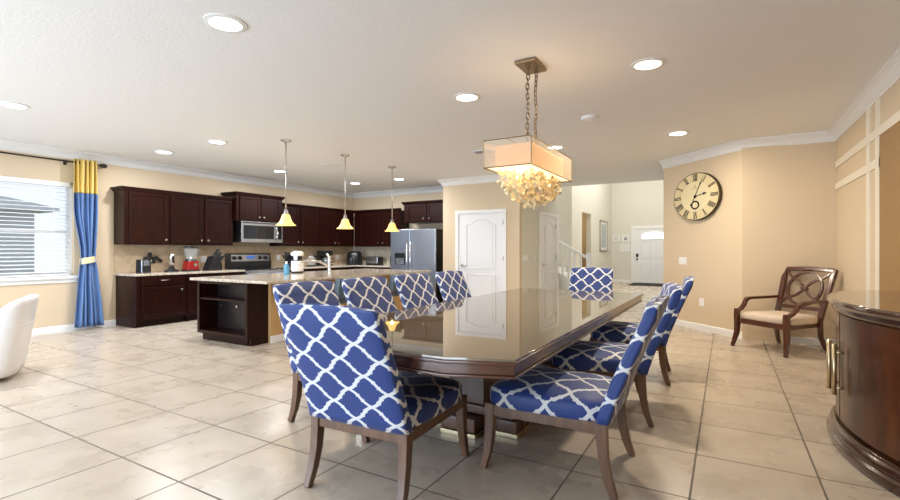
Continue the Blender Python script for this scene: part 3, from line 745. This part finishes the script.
# ---------------------------------------------------------------- dining table
T = thing('dining_table', 'long mahogany dining table with a glass covered top on two pedestals', 'dining table', (-1.585, 3.93, 0))
def outline(o):
    return [(.76 - o, -1.92 + o), (.76 - o, 1.93 - o), (-.76 + o, 1.93 - o), (-.76 + o, -1.92 + o), (-.445, -2.04 + o), (.445, -2.04 + o)]
def slab(z0, z1, o): return MB().prism(outline(o), lambda u, v, k: (u, v, z0 + (z1 - z0) * k))
slab(.757, .770, .004).build('glass_top', 'table_glass', T, bev=.002)
slab(.738, .757, 0).build('top_moulding', 'table_wood', T, bev=.005)
slab(.690, .738, .016).build('apron', 'table_wood', T, bev=.003)
slab(.678, .690, .004).build('lower_moulding', 'table_wood', T, bev=.003)
for y in (-.85, .85):
    p = MB(); p.box(-.14, .14, y - .14, y + .14, .14, .60); p.box(-.19, .19, y - .19, y + .19, .60, .678); p.box(-.17, .17, y - .17, y + .17, .14, .2)
    ped = p.build('pedestal', 'column_wood', T, bev=.006)
    for k in range(4):
        sx = (-1, 1)[k % 2]; sy = (-1, 1)[k // 2]
    b = MB(); b.box(-.34, .34, y - .09, y + .09, .035, .13); b.box(-.13, .13, y - .26, y + .26, .035, .13)
    for sx in (-1, 1):
        b.box(sx * .22, sx * .375, y - .12, y + .12, .03, .115)
    b.build('pedestal_foot', 'column_wood', ped, bev=.008)
    f = MB()
    for sx in (-1, 1): f.box(sx * .215, sx * .38, y - .125, y + .125, .001, .03)
    f.box(-.135, .135, y - .265, y + .265, .001, .03)
    f.build('foot_strip', 'brass', ped, bev=.002)
MB().box(-.05, .05, -.72, .72, .2, .30).build('stretcher', 'column_wood', T, bev=.006)

# ---------------------------------------------------------------- dining chairs
def set_uv(o, f):
    me = o.data; uv = me.uv_layers.new(name='UVMap')
    for p in me.polygons:
        n = p.normal
        for li in p.loop_indices:
            co = me.vertices[me.loops[li].vertex_index].co
            uv.data[li].uv = f(co, n)
def superrect(w, d_, n=28, e=5.):
    pts = []
    for i in range(n):
        a = 2 * PI * (i + .5) / n; c_, s_ = math.cos(a), math.sin(a)
        r = (abs(c_) ** e + abs(s_) ** e) ** (-1 / e)
        pts.append((w / 2 * c_ * r, d_ / 2 * s_ * r))
    return pts
def make_chair(label):
    t = thing('dining_chair', label, 'dining chair', group='dining chairs around the table')
    # backrest: leaning slab in a fitted cover
    R = []
    H0, H1 = .375, 1.0
    N = 16
    for k in range(N + 1):
        u = k / N; z = H0 + (H1 - H0) * u
        yc = -.30 - .255 * u ** 1.15
        w = .63 - .03 * u; dp = .085 - .012 * u
        if k == N: w -= .03; dp -= .03
        if k == N - 1: pass
        R.append([(x, yc + y, z + (-.012 * (2 * x / w) ** 2 + .012 if k >= N - 1 else 0) * (0 if k < N - 1 else 1)) for x, y in superrect(w, dp, 40, 7.)])
    for p, (x, y, z) in enumerate(R[N - 1]): R[N - 1][p] = (x, y, z + .026)
    o = MB().rings(R).build('backrest', 'blue', t, smooth=True)
    ring = superrect(.615, .08, 40, 7.)
    arc = [0.]
    for k in range(40): arc.append(arc[-1] + math.dist(ring[k], ring[(k + 1) % 40]))
    me = o.data; uv = me.uv_layers.new(name='UVMap')
    for p_ in me.polygons:
        ks = [v % 40 for v in p_.vertices]; wrap = 0 in ks and 39 in ks
        for li, vi in zip(p_.loop_indices, p_.vertices):
            co = me.vertices[vi].co; k = vi % 40
            if len(ks) > 4: uv.data[li].uv = (co.x + arc[30], co.z * 1.08 + (co.y + .55))
            else: uv.data[li].uv = (arc[40 if wrap and k == 0 else k] - arc[30], co.z * 1.08)
    # seat cushion
    R = []; W_, D_ = .63, .70
    for z, s_ in ((.374, .985), (.386, 1.), (.435, 1.), (.455, .985), (.468, .95), (.483, .86), (.500, .66), (.510, .4), (.513, .12)):
        R.append([(x * s_ * (1 + .03 * (y * s_) / .35), .02 + y * (1 - (1 - s_) * .9), z) for x, y in superrect(W_, D_, 44, 6.)])
    o = MB().rings(R).build('seat', 'blue', t, smooth=True)
    def fs(co, n):
        if abs(n.z) < .6:
            if abs(n.x) > abs(n.y): return (co.x + (.47 - co.z) * (1 if co.x > 0 else -1), co.y * .76)
            return (co.x, co.y * .76 + (.47 - co.z) * (1 if co.y > 0 else -1) * .76)
        return (co.x, co.y * .76)
    set_uv(o, fs)
    g = MB(); g.box(-.27, .27, -.315, -.285, .318, .378); g.box(-.27, .27, .325, .355, .318, .378)
    g.box(-.305, -.275, -.30, .34, .318, .378); g.box(.275, .305, -.30, .34, .318, .378)
    g.build('seat_frame', 'chair_wood', t, bev=.003)
    for sx in (-1, 1):
        x = .283 * sx
        MB().tube([(x, .335, .385), (x, .335, .30), (x * 1.005, .338, .2), (x * 1.02, .35, .1), (x * 1.04, .375, 0)], 0,
                  sq=[(.026, .028), (.026, .028), (.024, .026), (.021, .023), (.018, .018)], up=(0, 1, 0)).build('leg', 'chair_wood', t, bev=.004)
        MB().tube([(x, -.295, .39), (x, -.297, .30), (x * 1.005, -.305, .2), (x * 1.02, -.325, .1), (x * 1.04, -.36, 0)], 0,
                  sq=[(.026, .028), (.026, .028), (.024, .026), (.021, .023), (.018, .018)], up=(0, 1, 0)).build('leg', 'chair_wood', t, bev=.004)
    return t
ch0 = make_chair('blue trellis dining chair with its back to the camera at the near table end')
ch0.location = (-1.66, 2.18, 0); ch0.rotation_euler.z = math.radians(3)
for lab, x, y, a in (
    ('trellis dining chair facing the camera, alone at the far table end', -1.71, 6.56, 180),
    ('trellis dining chair on the island side, half hidden behind the near end chair', -2.42, 2.72, -91),
    ('trellis dining chair on the island side, second from the near table end', -2.42, 3.47, -90),
    ('trellis dining chair on the island side, third from the near table end', -2.42, 4.25, -90),
    ('trellis dining chair on the island side, last of the row by the pantry door', -2.42, 5.05, -90),
    ('trellis dining chair side on to the camera, nearest on the side away from the island', -.855, 2.79, 91),
    ('trellis dining chair angled behind the nearest one on the side away from the island', -.88, 3.87, 103),
    ('trellis dining chair farthest along the side away from the island', -.845, 5.12, 95)):
    c = copy_tree(ch0); c['label'] = lab; c.location = (x, y, 0); c.rotation_euler.z = math.radians(a)

# ---------------------------------------------------------------- chandelier
CHX, CHY = -1.413, 3.78
cd = thing('chandelier', 'rectangular peach shade chandelier with dangling shell drops above the table', 'chandelier', (CHX, CHY, 0))
MB().box(-.095, .085, -.145, .145, ZC - .028, ZC - .001).build('canopy', 'bronze', cd, bev=.004)
def chain(y, ph):
    g = MB(); z = ZC - .028; top = 2.11; n = 17; step = (z - top) / n
    for i in range(n):
        zc = z - (i + .5) * step; a = PI / 2 * (i % 2) + ph; pts = []
        for k in range(12):
            an = 2 * PI * k / 12
            r = .013 * math.cos(an); h = .032 * math.sin(an)
            pts.append((r * math.cos(a) + .004 * math.sin(i * .9 + ph), y + r * math.sin(a), zc + h))
        g.tube(pts, .0042, 6, closed=True, up=(math.sin(a), -math.cos(a), 0))
    return g.build('chain', 'chain', cd, smooth=True)
chain(-.085, .4); chain(.105, 1.1)
X_, Y_, Z0, Z1 = .192, .52, 1.897, 2.104
g = MB()
for a, b in (((-X_, -Y_), (X_, -Y_)), ((X_, -Y_), (X_, Y_)), ((X_, Y_), (-X_, Y_)), ((-X_, Y_), (-X_, -Y_))):
    x0, x1 = sorted((a[0], b[0])); y0, y1 = sorted((a[1], b[1]))
    g.box(x0 - .002, x1 + .002, y0 - .002, y1 + .002, Z0, Z1)
g.build('sheer_shade', 'sheer', cd)
xi, yi = .145, .40
g = MB()
g.box(-xi, xi, -yi - .004, -yi, Z0 + .012, Z1 - .02); g.box(-xi, xi, yi, yi + .004, Z0 + .012, Z1 - .02)
g.box(-xi - .004, -xi, -yi, yi, Z0 + .012, Z1 - .02); g.box(xi, xi + .004, -yi, yi, Z0 + .012, Z1 - .02)
o = g.build('inner_shade', 'inner_shade', cd)
box('diffuser', 'diffuser', -X_ + .012, X_ - .012, -Y_ + .03, Y_ - .03, Z0 + .004, Z0 + .008, cd)
g = MB(); r_ = .0045
for z in (Z0, Z1):
    P = [(-X_, -Y_, z), (X_, -Y_, z), (X_, Y_, z), (-X_, Y_, z)]
    for i in range(4): g.tube([P[i], P[(i + 1) % 4]], r_, 6)
for x, y in ((-X_, -Y_), (X_, -Y_), (X_, Y_), (-X_, Y_)): g.tube([(x, y, Z0), (x, y, Z1)], r_, 6)
g.build('wire_frame', 'bronze', cd)
g = MB(); g.tube([(0, -Y_, Z1), (0, Y_, Z1)], .006, 8); g.lathe([(.02, 0), (.024, .02), (.012, .05), (.006, .06)], c=(0, -.085, Z1), seg=10); g.lathe([(.02, 0), (.024, .02), (.012, .05), (.006, .06)], c=(0, .105, Z1), seg=10)
g.build('hanger_bar', 'bronze', cd, smooth=True)
rnd = random.Random(3)
ny, nx = 12, 5
for iy in range(ny):
    for ix in range(nx):
        x = (ix - (nx - 1) / 2) * .068 + rnd.uniform(-.008, .008); y = (iy - (ny - 1) / 2) * .064 + rnd.uniform(-.01, .01)
        q = 1 - (x / .23) ** 2 - (y / .50) ** 2
        ln = .045 + .225 * max(0, q) ** .75 + rnd.uniform(-.02, .02)
        g = MB(); z = Z0 + .004 - .02
        g.tube([(x, y, Z0 + .004), (x, y, Z0 - ln)], .0009, 4)
        while z > Z0 - ln:
            a = rnd.uniform(0, 2 * PI); tl = rnd.uniform(-1.35, 1.35)
            Rm = Matrix.Rotation(a, 4, 'Z') @ Matrix.Rotation(tl, 4, 'X')
            s_ = rnd.uniform(.022, .030)
            pts = [(0, 0, s_), (s_ * .62, .003, s_ * .45), (s_ * .64, .004, -s_ * .3), (0, 0, -s_), (-s_ * .64, .004, -s_ * .3), (-s_ * .62, .003, s_ * .45)]
            fr_ = [Rm @ Vector(p) + Vector((x, y, z)) for p in pts]; bk = [Rm @ (Vector(p) + Vector((0, .004, 0))) + Vector((x, y, z)) for p in pts]
            g.rings([fr_, bk])
            z -= rnd.uniform(.030, .040)
        g.build('shell_strand', 'shell', cd)

# ---------------------------------------------------------------- pendants
for lab, y in (('amber glass pendant light nearest the window end of the island', 4.62), ('amber glass pendant light over the middle of the island', 5.83), ('amber glass pendant light nearest the refrigerator', 7.09)):
    p = thing('pendant_light', lab, 'pendant light', (-5.39, y, ZC), 0, 'pendant lights over the island')
    MB().lathe([(.075, -.001), (.075, -.012), (.03, -.03), (.012, -.035)], seg=20).build('canopy', 'nickel', p, smooth=False)
    MB().tube([(0, 0, -.03), (0, 0, -1.0)], .0085, 8).tube([(0, 0, -.50), (0, 0, -.52)], .013, 8).build('stem', 'nickel', p, smooth=True)
    MB().lathe([(.012, -.98), (.024, -1.0), (.03, -1.035), (.045, -1.055)], seg=16).build('socket_cup', 'nickel', p, smooth=True)
    R = [(.042, -1.055), (.056, -1.075), (.066, -1.11), (.084, -1.155), (.112, -1.19), (.142, -1.21), (.139, -1.212), (.108, -1.187), (.08, -1.152), (.062, -1.108), (.052, -1.077), (.038, -1.06)]
    MB().lathe(R, seg=28, cap=False).build('shade', 'amber_glass', p, smooth=True)
    MB().lathe([(.01, -1.06), (.028, -1.10), (.03, -1.13), (.012, -1.155)], seg=12).build('bulb', 'lens_warm', p, smooth=True)

# ---------------------------------------------------------------- downlights etc.
warm, cool = [], []
def lamp_area(name, loc, rot, sx, sy, power, col, shape='RECTANGLE', spread=PI):
    l = bpy.data.lights.new(name, 'AREA'); l.shape = shape; l.size = sx; l.size_y = sy; l.energy = power; l.color = col; l.spread = spread
    o = bpy.data.objects.new(name, l); C.objects.link(o); o.location = loc; o.rotation_euler = rot
    return o
for x, y, k, lab in ((-2.97, 2.03, 'w', 'recessed ceiling light nearest the camera, largest in the picture'), (-6.62, 2.03, 'c', 'recessed ceiling light near the window at the left edge'),
        (-7.71, 4.20, 'c', 'recessed ceiling light in front of the curtain'), (-6.32, 4.19, 'c', 'recessed ceiling light above the left end of the island'),
        (-7.62, 6.38, 'c', 'recessed ceiling light in front of the microwave, behind the first pendant'), (-7.46, 8.40, 'c', 'recessed ceiling light near the kitchen corner'), (-6.20, 8.41, 'c', 'recessed ceiling light in front of the refrigerator'),
        (-2.28, 4.25, 'w', 'recessed ceiling light just left of the chandelier chains'), (-.565, 4.26, 'w', 'recessed ceiling light right of the chandelier canopy'), (-.553, 6.98, 'w', 'recessed ceiling light nearest the clock wall'), (-2.237, 6.99, 'w', 'recessed ceiling light seen behind the chandelier shade')):
    t = thing('ceiling_light', lab, 'ceiling light', (x, y, ZC), 0, 'recessed ceiling lights')
    MB().lathe([(.105, -.0005), (.138, -.0005), (.138, -.006), (.105, -.012)], seg=32, cap=False).build('trim_ring', 'white', t)
    MB().lathe([(.107, -.004), (.104, -.008)], seg=32).build('lens', 'lens_warm' if k == 'w' else 'lens_cool', t)
    lamp_area('downlight', (x, y, ZC - .02), (0, 0, 0), .2, .2, (32 if x > -.6 else 17) if k == 'w' else 32, (1, .86, .68) if k == 'w' else (.95, .97, 1), 'DISK')
t = thing('smoke_detector', 'round white smoke detector on the ceiling right of the chandelier', 'smoke detector', (-1.378, 5.62, ZC))
MB().lathe([(.10, -.0005), (.10, -.02), (.08, -.035), (.02, -.038)], seg=24).build('housing', 'white', t)
MB().lathe([(.03, -.037), (.025, -.042)], seg=12).build('test_button', 'wplastic', t)
t = thing('ceiling_speaker', 'flat round white grille on the kitchen ceiling between the first two pendants', 'grille', (-6.31, 6.43, ZC))
MB().lathe([(.17, -.0005), (.17, -.008), (.15, -.012)], seg=28).build('grille', 'white', t)
t = thing('air_vent', 'small white ceiling vent left of the chandelier shade', 'vent', (-3.31, 6.70, ZC))
MB().box(-.16, .16, -.1, .1, -.012, -.0005).build('frame', 'white', t, bev=.003)
g = MB()
for k in range(5): g.box(-.13, .13, -.07 + k * .033, -.062 + k * .033, -.02, -.012)
g.build('louvre', 'ink', t)

# ---------------------------------------------------------------- wall clock
ck = thing('wall_clock', 'large round cream wall clock with roman numerals on the angled wall', 'clock', (-.39, 8.49, 2.118), math.radians(-45))
SX, RV = 1.275, .378          # the dial is an oval a little wider than it is high
def disc(r0, r1, y0, y1, n=64, hole=None):
    g = MB(); R = []
    for r, y in ((r0, y0), (r1, y1)):
        R.append([(SX * r * math.cos(2 * PI * i / n), y, r * math.sin(2 * PI * i / n)) for i in range(n)])
    return g.rings(R)
disc(RV, RV, -.001, -.045).build('case', 'clock_rim', ck, bev=.006)
disc(RV * .965, RV * .965, -.045, -.048).build('dial', 'dial', ck)
disc(RV * .62, RV * .62, -.048, -.0495).build('dial_centre', 'dial_inner', ck)
def stroke(g, cx, cz, rot, x0, z0, x1, z1, w):
    """a bar from (x0,z0) to (x1,z1) in a numeral's own frame, turned by rot about the dial centre direction"""
    c_, s_ = math.cos(rot), math.sin(rot)
    d_ = Vector((x1 - x0, z1 - z0)); d_.normalize(); nrm = Vector((-d_.y, d_.x)) * w / 2
    q = [(x0 + nrm.x, z0 + nrm.y), (x0 - nrm.x, z0 - nrm.y), (x1 - nrm.x, z1 - nrm.y), (x1 + nrm.x, z1 + nrm.y)]
    q = [((cx + u * c_ + v * s_) * SX, cz - u * s_ + v * c_) for u, v in q]
    g.rings([[(u, -.0485, v) for u, v in q], [(u, -.0512, v) for u, v in q]])
GL = {'I': [((0, -1, 0, 1), 1.)], 'V': [((-.55, 1, 0, -1), 1.), ((0, -1, .55, 1), .45)], 'X': [((-.55, 1, .55, -1), 1.), ((-.55, -1, .55, 1), .45)]}
WD = {'I': .66, 'V': 1.25, 'X': 1.25}
for k, num in enumerate(('XII', 'I', 'II', 'III', 'IIII', 'V', 'VI', 'VII', 'VIII', 'IX', 'X', 'XI')):
    g = MB(); a = math.radians(30 * k); r = RV * .795
    cx, cz = r * math.sin(a), r * math.cos(a); hh = RV * .135
    tot = sum(WD[c_] for c_ in num); x = -tot / 2
    for c_ in num:
        xc = x + WD[c_] / 2; x += WD[c_]
        for (p0, q0, p1, q1), wt in GL[c_]:
            stroke(g, cx, cz, a, (xc + p0) * hh * .56, q0 * hh, (xc + p1) * hh * .56, q1 * hh, hh * .215 * wt)
    for s_ in (-1, 1): stroke(g, cx, cz, a, -tot / 2 * hh * .56, s_ * hh, tot / 2 * hh * .56, s_ * hh, hh * .10)
    g.build('numeral', 'clock_ink', ck)
def hand(name, ang, ln, tail, w):
    g = MB(); a = math.radians(ang); s_, c_ = math.sin(a), math.cos(a)
    def P(l, o): return ((l * s_ + o * c_) * SX, l * c_ - o * s_)
    q = [P(-tail, -w * .5), P(-tail, w * .5), P(ln * .7, w * .5), P(ln, 0), P(ln * .7, -w * .5)]
    g.rings([[(u, -.054, v) for u, v in q], [(u, -.0565, v) for u, v in q]])
    q = [P(ln * .62, -w * 1.3), P(ln * .74, 0), P(ln * .62, w * 1.3), P(ln * .54, 0)] if name == 'minute_hand' else [P(ln * .72, -w * 1.8), P(ln, 0), P(ln * .72, w * 1.8), P(ln * .64, 0)]
    g.rings([[(u, -.054, v) for u, v in q], [(u, -.0568, v) for u, v in q]])
    if tail > .02:
        q = [P(-tail + .022 * math.cos(t_), .022 * math.sin(t_)) for t_ in [2 * PI * i / 12 for i in range(12)]]
        g.rings([[(u, -.054, v) for u, v in q], [(u, -.0568, v) for u, v in q]])
    return g.build(name, 'clock_ink', ck)
hand('minute_hand', 24, RV * .90, RV * .37, .010); hand('hour_hand', 78, RV * .52, .0, .012)
disc(.026, .02, -.0495, -.059, 20).build('hub', 'clock_ink', ck)
g = MB(); g.rings_merge([[((.03 * 0 + (.058 + .012 * math.cos(b_)) * math.cos(a_)) * SX, -.0505 - .006 * math.sin(b_), -.135 + (.058 + .012 * math.cos(b_)) * math.sin(a_)) for b_ in [2 * PI * j / 8 for j in range(8)]] for a_ in [2 * PI * i / 32 for i in range(33)]])
g.build('seconds_ring', 'clock_ink', ck)
g = MB()
stroke(g, 0, .135, 0, -.06, 0, .06, 0, .006); stroke(g, 0, .165, 0, -.012, 0, .012, 0, .02)
g.build('maker_mark', 'ink', ck)

# ---------------------------------------------------------------- armchair by the right wall
A = thing('armchair', 'red mahogany open armchair with a beige seat and lattice back in the corner', 'armchair', (.60, 7.345, 0), math.radians(137.5))
wf_, wr_ = .335, .285      # half widths at front and rear; local +y is the front
for sx in (-1, 1):
    MB().tube([(sx * wf_, .335, .50), (sx * wf_, .335, .40), (sx * wf_, .33, .30), (sx * (wf_ + .005), .335, .18), (sx * (wf_ + .02), .365, .07), (sx * (wf_ + .03), .385, 0)], 0,
              sq=[(.026, .026), (.028, .03), (.028, .03), (.025, .027), (.02, .022), (.018, .02)], up=(0, 1, 0)).build('front_leg', 'arm_wood', A, bev=.005)
    MB().tube([(sx * wr_, -.29, .44), (sx * wr_, -.29, .34), (sx * wr_, -.30, .20), (sx * (wr_ + .015), -.34, .08), (sx * (wr_ + .03), -.385, 0)], 0,
              sq=[(.024, .026), (.024, .026), (.022, .024), (.02, .02), (.018, .018)], up=(0, 1, 0)).build('rear_leg', 'arm_wood', A, bev=.005)
    # arm: level from the back, scrolls down into the front leg
    MB().tube([(sx * (wr_ + .03), -.34, .64), (sx * (wr_ + .04), -.15, .635), (sx * (wf_ + .02), .06, .63), (sx * (wf_ + .025), .13, .622), (sx * (wf_ + .02), .17, .59), (sx * (wf_ + .012), .20, .545), (sx * (wf_ + .006), .25, .50), (sx * wf_, .31, .475), (sx * wf_, .345, .43)], 0,
              sq=[(.022, .016), (.024, .017), (.028, .018), (.028, .019), (.026, .02), (.025, .02), (.025, .021), (.026, .022), (.026, .022)]).build('arm', 'arm_wood', A, bev=.006)
g = MB(); fz0, fz1 = .31, .375
g.prism([(-wf_, .345), (wf_, .345), (wf_, .30), (-wf_, .30)], lambda u, v, k: (u, v, fz0 + (fz1 - fz0) * k))
g.prism([(-wr_, -.31), (wr_, -.31), (wr_, -.27), (-wr_, -.27)], lambda u, v, k: (u, v, fz0 + (fz1 - fz0) * k))
for sx in (-1, 1): g.prism([(sx * wf_, .33), (sx * wr_, -.29), (sx * (wr_ - .035), -.29), (sx * (wf_ - .035), .33)], lambda u, v, k: (u, v, fz0 + (fz1 - fz0) * k))
g.build('seat_rail', 'arm_wood', A, bev=.004)
R = []
for z, s_ in ((.365, .97), (.385, 1.), (.425, 1.), (.445, .97), (.458, .88), (.466, .65), (.47, .3)):
    R.append([(x * s_ * (1 + .14 * (y * s_) / .66), .015 + y * (1 - (1 - s_) * .9), z) for x, y in superrect(.66, .63, 40, 6.)])
MB().rings(R).build('seat_cushion', 'beige_fabric', A, smooth=True)
# back, drawn in its own leaning plane: a across, b up along the slope
bz0, blen, lean = .40, .66, math.radians(19)
def BP(a_, b_, o_=0.): return Vector((a_, -.295 - b_ * math.sin(lean) - o_ * math.cos(lean), bz0 + b_ * math.cos(lean) - o_ * math.sin(lean)))
BU = (0, -math.cos(lean), -math.sin(lean))
def hwid(b_): return wr_ - .005 + .035 * (b_ / blen) ** 1.3
for sx in (-1, 1):
    MB().tube([BP(sx * hwid(b_), b_) for b_ in (0, .1, .2, .33, .46, .56, blen)], 0, sq=[(.03, .022)] * 7, up=BU).build('back_stile', 'arm_wood', A, bev=.005)
MB().tube([BP(-hwid(blen), blen - .015), BP(0, blen), BP(hwid(blen), blen - .015)], 0, sq=[(.026, .024)] * 3, up=BU).build('top_rail', 'arm_wood', A, bev=.005)
MB().tube([BP(-hwid(.12), .13), BP(hwid(.12), .13)], 0, sq=[(.022, .02)] * 2, up=BU).build('lower_rail', 'arm_wood', A, bev=.005)
bc = .39
MB().tube([BP(.215 * math.cos(t_), bc + .225 * math.sin(t_)) for t_ in [2 * PI * i / 36 for i in range(36)]], 0, sq=(.016, .016), closed=True, up=BU).build('oval_ring', 'arm_wood', A, bev=.004)
for sx in (-1, 1):
    pts = []
    for i in range(17):
        t_ = i / 16 * 2 - 1
        pts.append(BP(sx * .29 * t_, bc + .245 * t_ + .022 * math.sin(t_ * 2 * PI)))
    MB().tube(pts, 0, sq=(.015, .013), up=BU).build('cross_splat', 'arm_wood', A, bev=.004)
MB().prism([(-.05, 0), (0, -.042), (.05, 0), (0, .042)], lambda u, v, k: BP(u, bc + v, -.02 + .04 * k)).build('centre_rosette', 'arm_wood', A, bev=.004)

# ---------------------------------------------------------------- bow-front sideboard
SB = thing('sideboard', 'dark glossy bow front sideboard with two bar handles on the right wall', 'sideboard', (XR - .014, 3.98, 0))
def halfell(ax, by, n=56):
    pts = [(0, by)]
    for i in range(1, n): a_ = PI * i / n; pts.append((-ax * math.sin(a_) ** .93 if True else 0, by * math.cos(a_)))
    pts.append((0, -by)); return pts
def lev(levels):
    return MB().rings([[(x, y, z) for x, y in halfell(a_, b_)] for a_, b_, z in levels])
lev([(.632, 1.03, .002), (.640, 1.045, .02), (.640, 1.045, .055), (.622, 1.02, .07), (.628, 1.028, .085), (.622, 1.02, .105), (.603, .995, .12), (.603, .995, .135)]).build('plinth', 'sb_dark', SB, smooth=False, bev=.004)
lev([(.578, .965, .13), (.578, .965, .875)]).build('body', 'sb_wood', SB, smooth=True)
lev([(.60, .99, .862), (.612, 1.01, .875), (.612, 1.01, .90), (.622, 1.025, .912)]).build('upper_moulding', 'sb_dark', SB, bev=.003)
lev([(.632, 1.045, .912), (.64, 1.055, .92), (.64, 1.055, .940), (.632, 1.045, .95)]).build('top', 'sb_top', SB, bev=.003)
for s_ in (-1, 1):
    R0 = []; n = 26
    a0, a1 = (.012, .82) if s_ > 0 else (-.82, -.012)
    for i in range(n + 1):
        y = a0 + (a1 - a0) * i / n
        def xo(ax, by): return -ax * (max(0., 1 - (y / by) ** 2) ** .5) ** .93
        R0.append([(xo(.580, .967), y, .16), (xo(.590, .98), y, .16), (xo(.590, .98), y, .85), (xo(.580, .967), y, .85)])
    dd = MB().rings(R0).build('door', 'sb_wood', SB, bev=.002)
    y = .085 * s_
    h = MB(); xh = -.590
    h.tube([(xh - .042, y, .335), (xh - .042, y, .665)], .014, 12)
    for z in (.38, .61): h.tube([(xh + .012, y, z), (xh - .042, y, z)], .008, 8)
    h.build('handle', 'brass', dd, smooth=True)

# ---------------------------------------------------------------- white chair at the left edge
L_ = thing('lounge_chair', 'white leather barrel armchair cut off by the left picture edge', 'armchair', (-6.40, 1.61, 0), math.radians(153))
# U-shaped shell: runs from the front of one arm round the back to the other (local +y = front)
path = []
for t_ in [i / 40 for i in range(41)]:
    a_ = PI * (1 + t_)           # pi..2pi : left, back, right
    e = 4.5; c_, s_ = math.cos(a_), math.sin(a_); r = (abs(c_) ** e + abs(s_) ** e) ** (-1 / e)
    path.append((.40 * c_ * r, .40 * s_ * r))
path = [(path[0][0], .40), (path[0][0], .2)] + path + [(path[-1][0], .2), (path[-1][0], .40)]
def topz(y):
    u = max(0., min(1., (.40 - y) / .80)); return max(.50, .80 - 2.5 * (1 - u) ** 2)
R = []
for x, y in path:
    l = math.hypot(x, y + .05); ix, iy = (x * (1 - .13 / max(.2, abs(x) + .0)) if abs(x) > .2 else x * .72), (y if y > 0 else y * .72)
    lean_ = .12
    def pt(px, py, z): return (px, py - (lean_ * (z / .82) ** 1.2 if py < 0 else lean_ * (z / .82) ** 1.2 * max(0, 1 - py / .4)), z)
    tz = topz(y)
    R.append([pt(x * .97, y * .97, .05), pt(x, y, .12), pt(x * 1.01, y * 1.01, tz - .06), pt(x * .995, y * .995, tz - .01), pt((x + ix) / 2, (y + iy) / 2, tz), pt(ix, iy, tz - .03), pt(ix, iy, .06)])
MB().rings(R).build('shell', 'white_leather', L_, smooth=True)
MB().tube([(x * 1.012, y * 1.012 - (lean_ * (.53 / .82) ** 1.2 * (1 if y < 0 else max(0, 1 - y / .4))), .53) for x, y in path if y < .12], .006, 6).build('seam_piping', 'white_leather', L_)
MB().box(-.27, .27, -.30, .42, .06, .30).build('seat_base', 'white_leather', L_, bev=.03)
MB().box(-.26, .26, -.28, .43, .30, .44).build('seat_cushion', 'white_leather', L_, bev=.05, seg=4)
MB().lathe([(.30, 0), (.30, .05)], seg=28).build('swivel_base', 'black', L_)

# ---------------------------------------------------------------- light
w = bpy.data.worlds.new('World'); sc.world = w; w.use_nodes = True
bg = w.node_tree.nodes['Background']; bg.inputs[0].default_value = (.86, .93, 1., 1); bg.inputs[1].default_value = 1.0
lamp_area('slider_daylight', ((SX0 + SX1) / 2, YB - .2, 1.25), (PI / 2, 0, 0), 6.8, 2.3, 480, (.72, .86, 1.))
lamp_area('foyer_fill', (-2.4, 15.5, ZF - .15), (0, 0, 0), 2.0, 5.0, 150, (1., .97, .92))  # added area light under the closed ceiling, stands in for unseen high windows
lamp_area('stair_area_light', (-5.5, 12.8, ZF - .2), (0, 0, 0), 2.0, 1.5, 30, (1., .97, .92))  # area light over the stairs, just under the closed ceiling
def point(name, loc, e, col, r=.03):
    l = bpy.data.lights.new(name, 'POINT'); l.energy = e; l.color = col; l.shadow_soft_size = r
    o = bpy.data.objects.new(name, l); C.objects.link(o); o.location = loc; return o
point('side_hall_fill', (XF - .9, 16.3, 2.2), 18, (1, .9, .72), .1)  # added unseen point light, brightens the side hall behind the foyer opening
for y in (4.62, 5.83, 7.09): point('pendant_bulb', (-5.39, y, ZC - 1.19), 4, (1, .72, .38))
for y in (3.5, 4.05): point('chandelier_bulb', (CHX, y, Z0 - .03), 1, (1, .75, .42), .05)
point('chandelier_uplight', (CHX, CHY, Z1 + .05), 2, (1, .75, .45), .08)

# ---------------------------------------------------------------- camera and view
cam = bpy.data.cameras.new('camera'); co_ = bpy.data.objects.new('camera', cam); C.objects.link(co_)
cam.sensor_width = 36; cam.lens = 36 * 473 / 900; cam.clip_start = .05; cam.clip_end = 200
co_.location = (0, 0, 1.27); co_.rotation_euler = (PI / 2, 0, math.atan(276 / 473)); sc.camera = co_
vs = sc.view_settings; vs.view_transform = 'Standard'; vs.look = 'None'; vs.gamma = 1; vs.use_curve_mapping = False; vs.exposure = .24
sc.cycles.max_bounces = 8; sc.cycles.diffuse_bounces = 5; sc.cycles.glossy_bounces = 4; sc.cycles.transparent_max_bounces = 12
sc.cycles.caustics_reflective = False; sc.cycles.caustics_refractive = False; sc.cycles.sample_clamp_indirect = 6
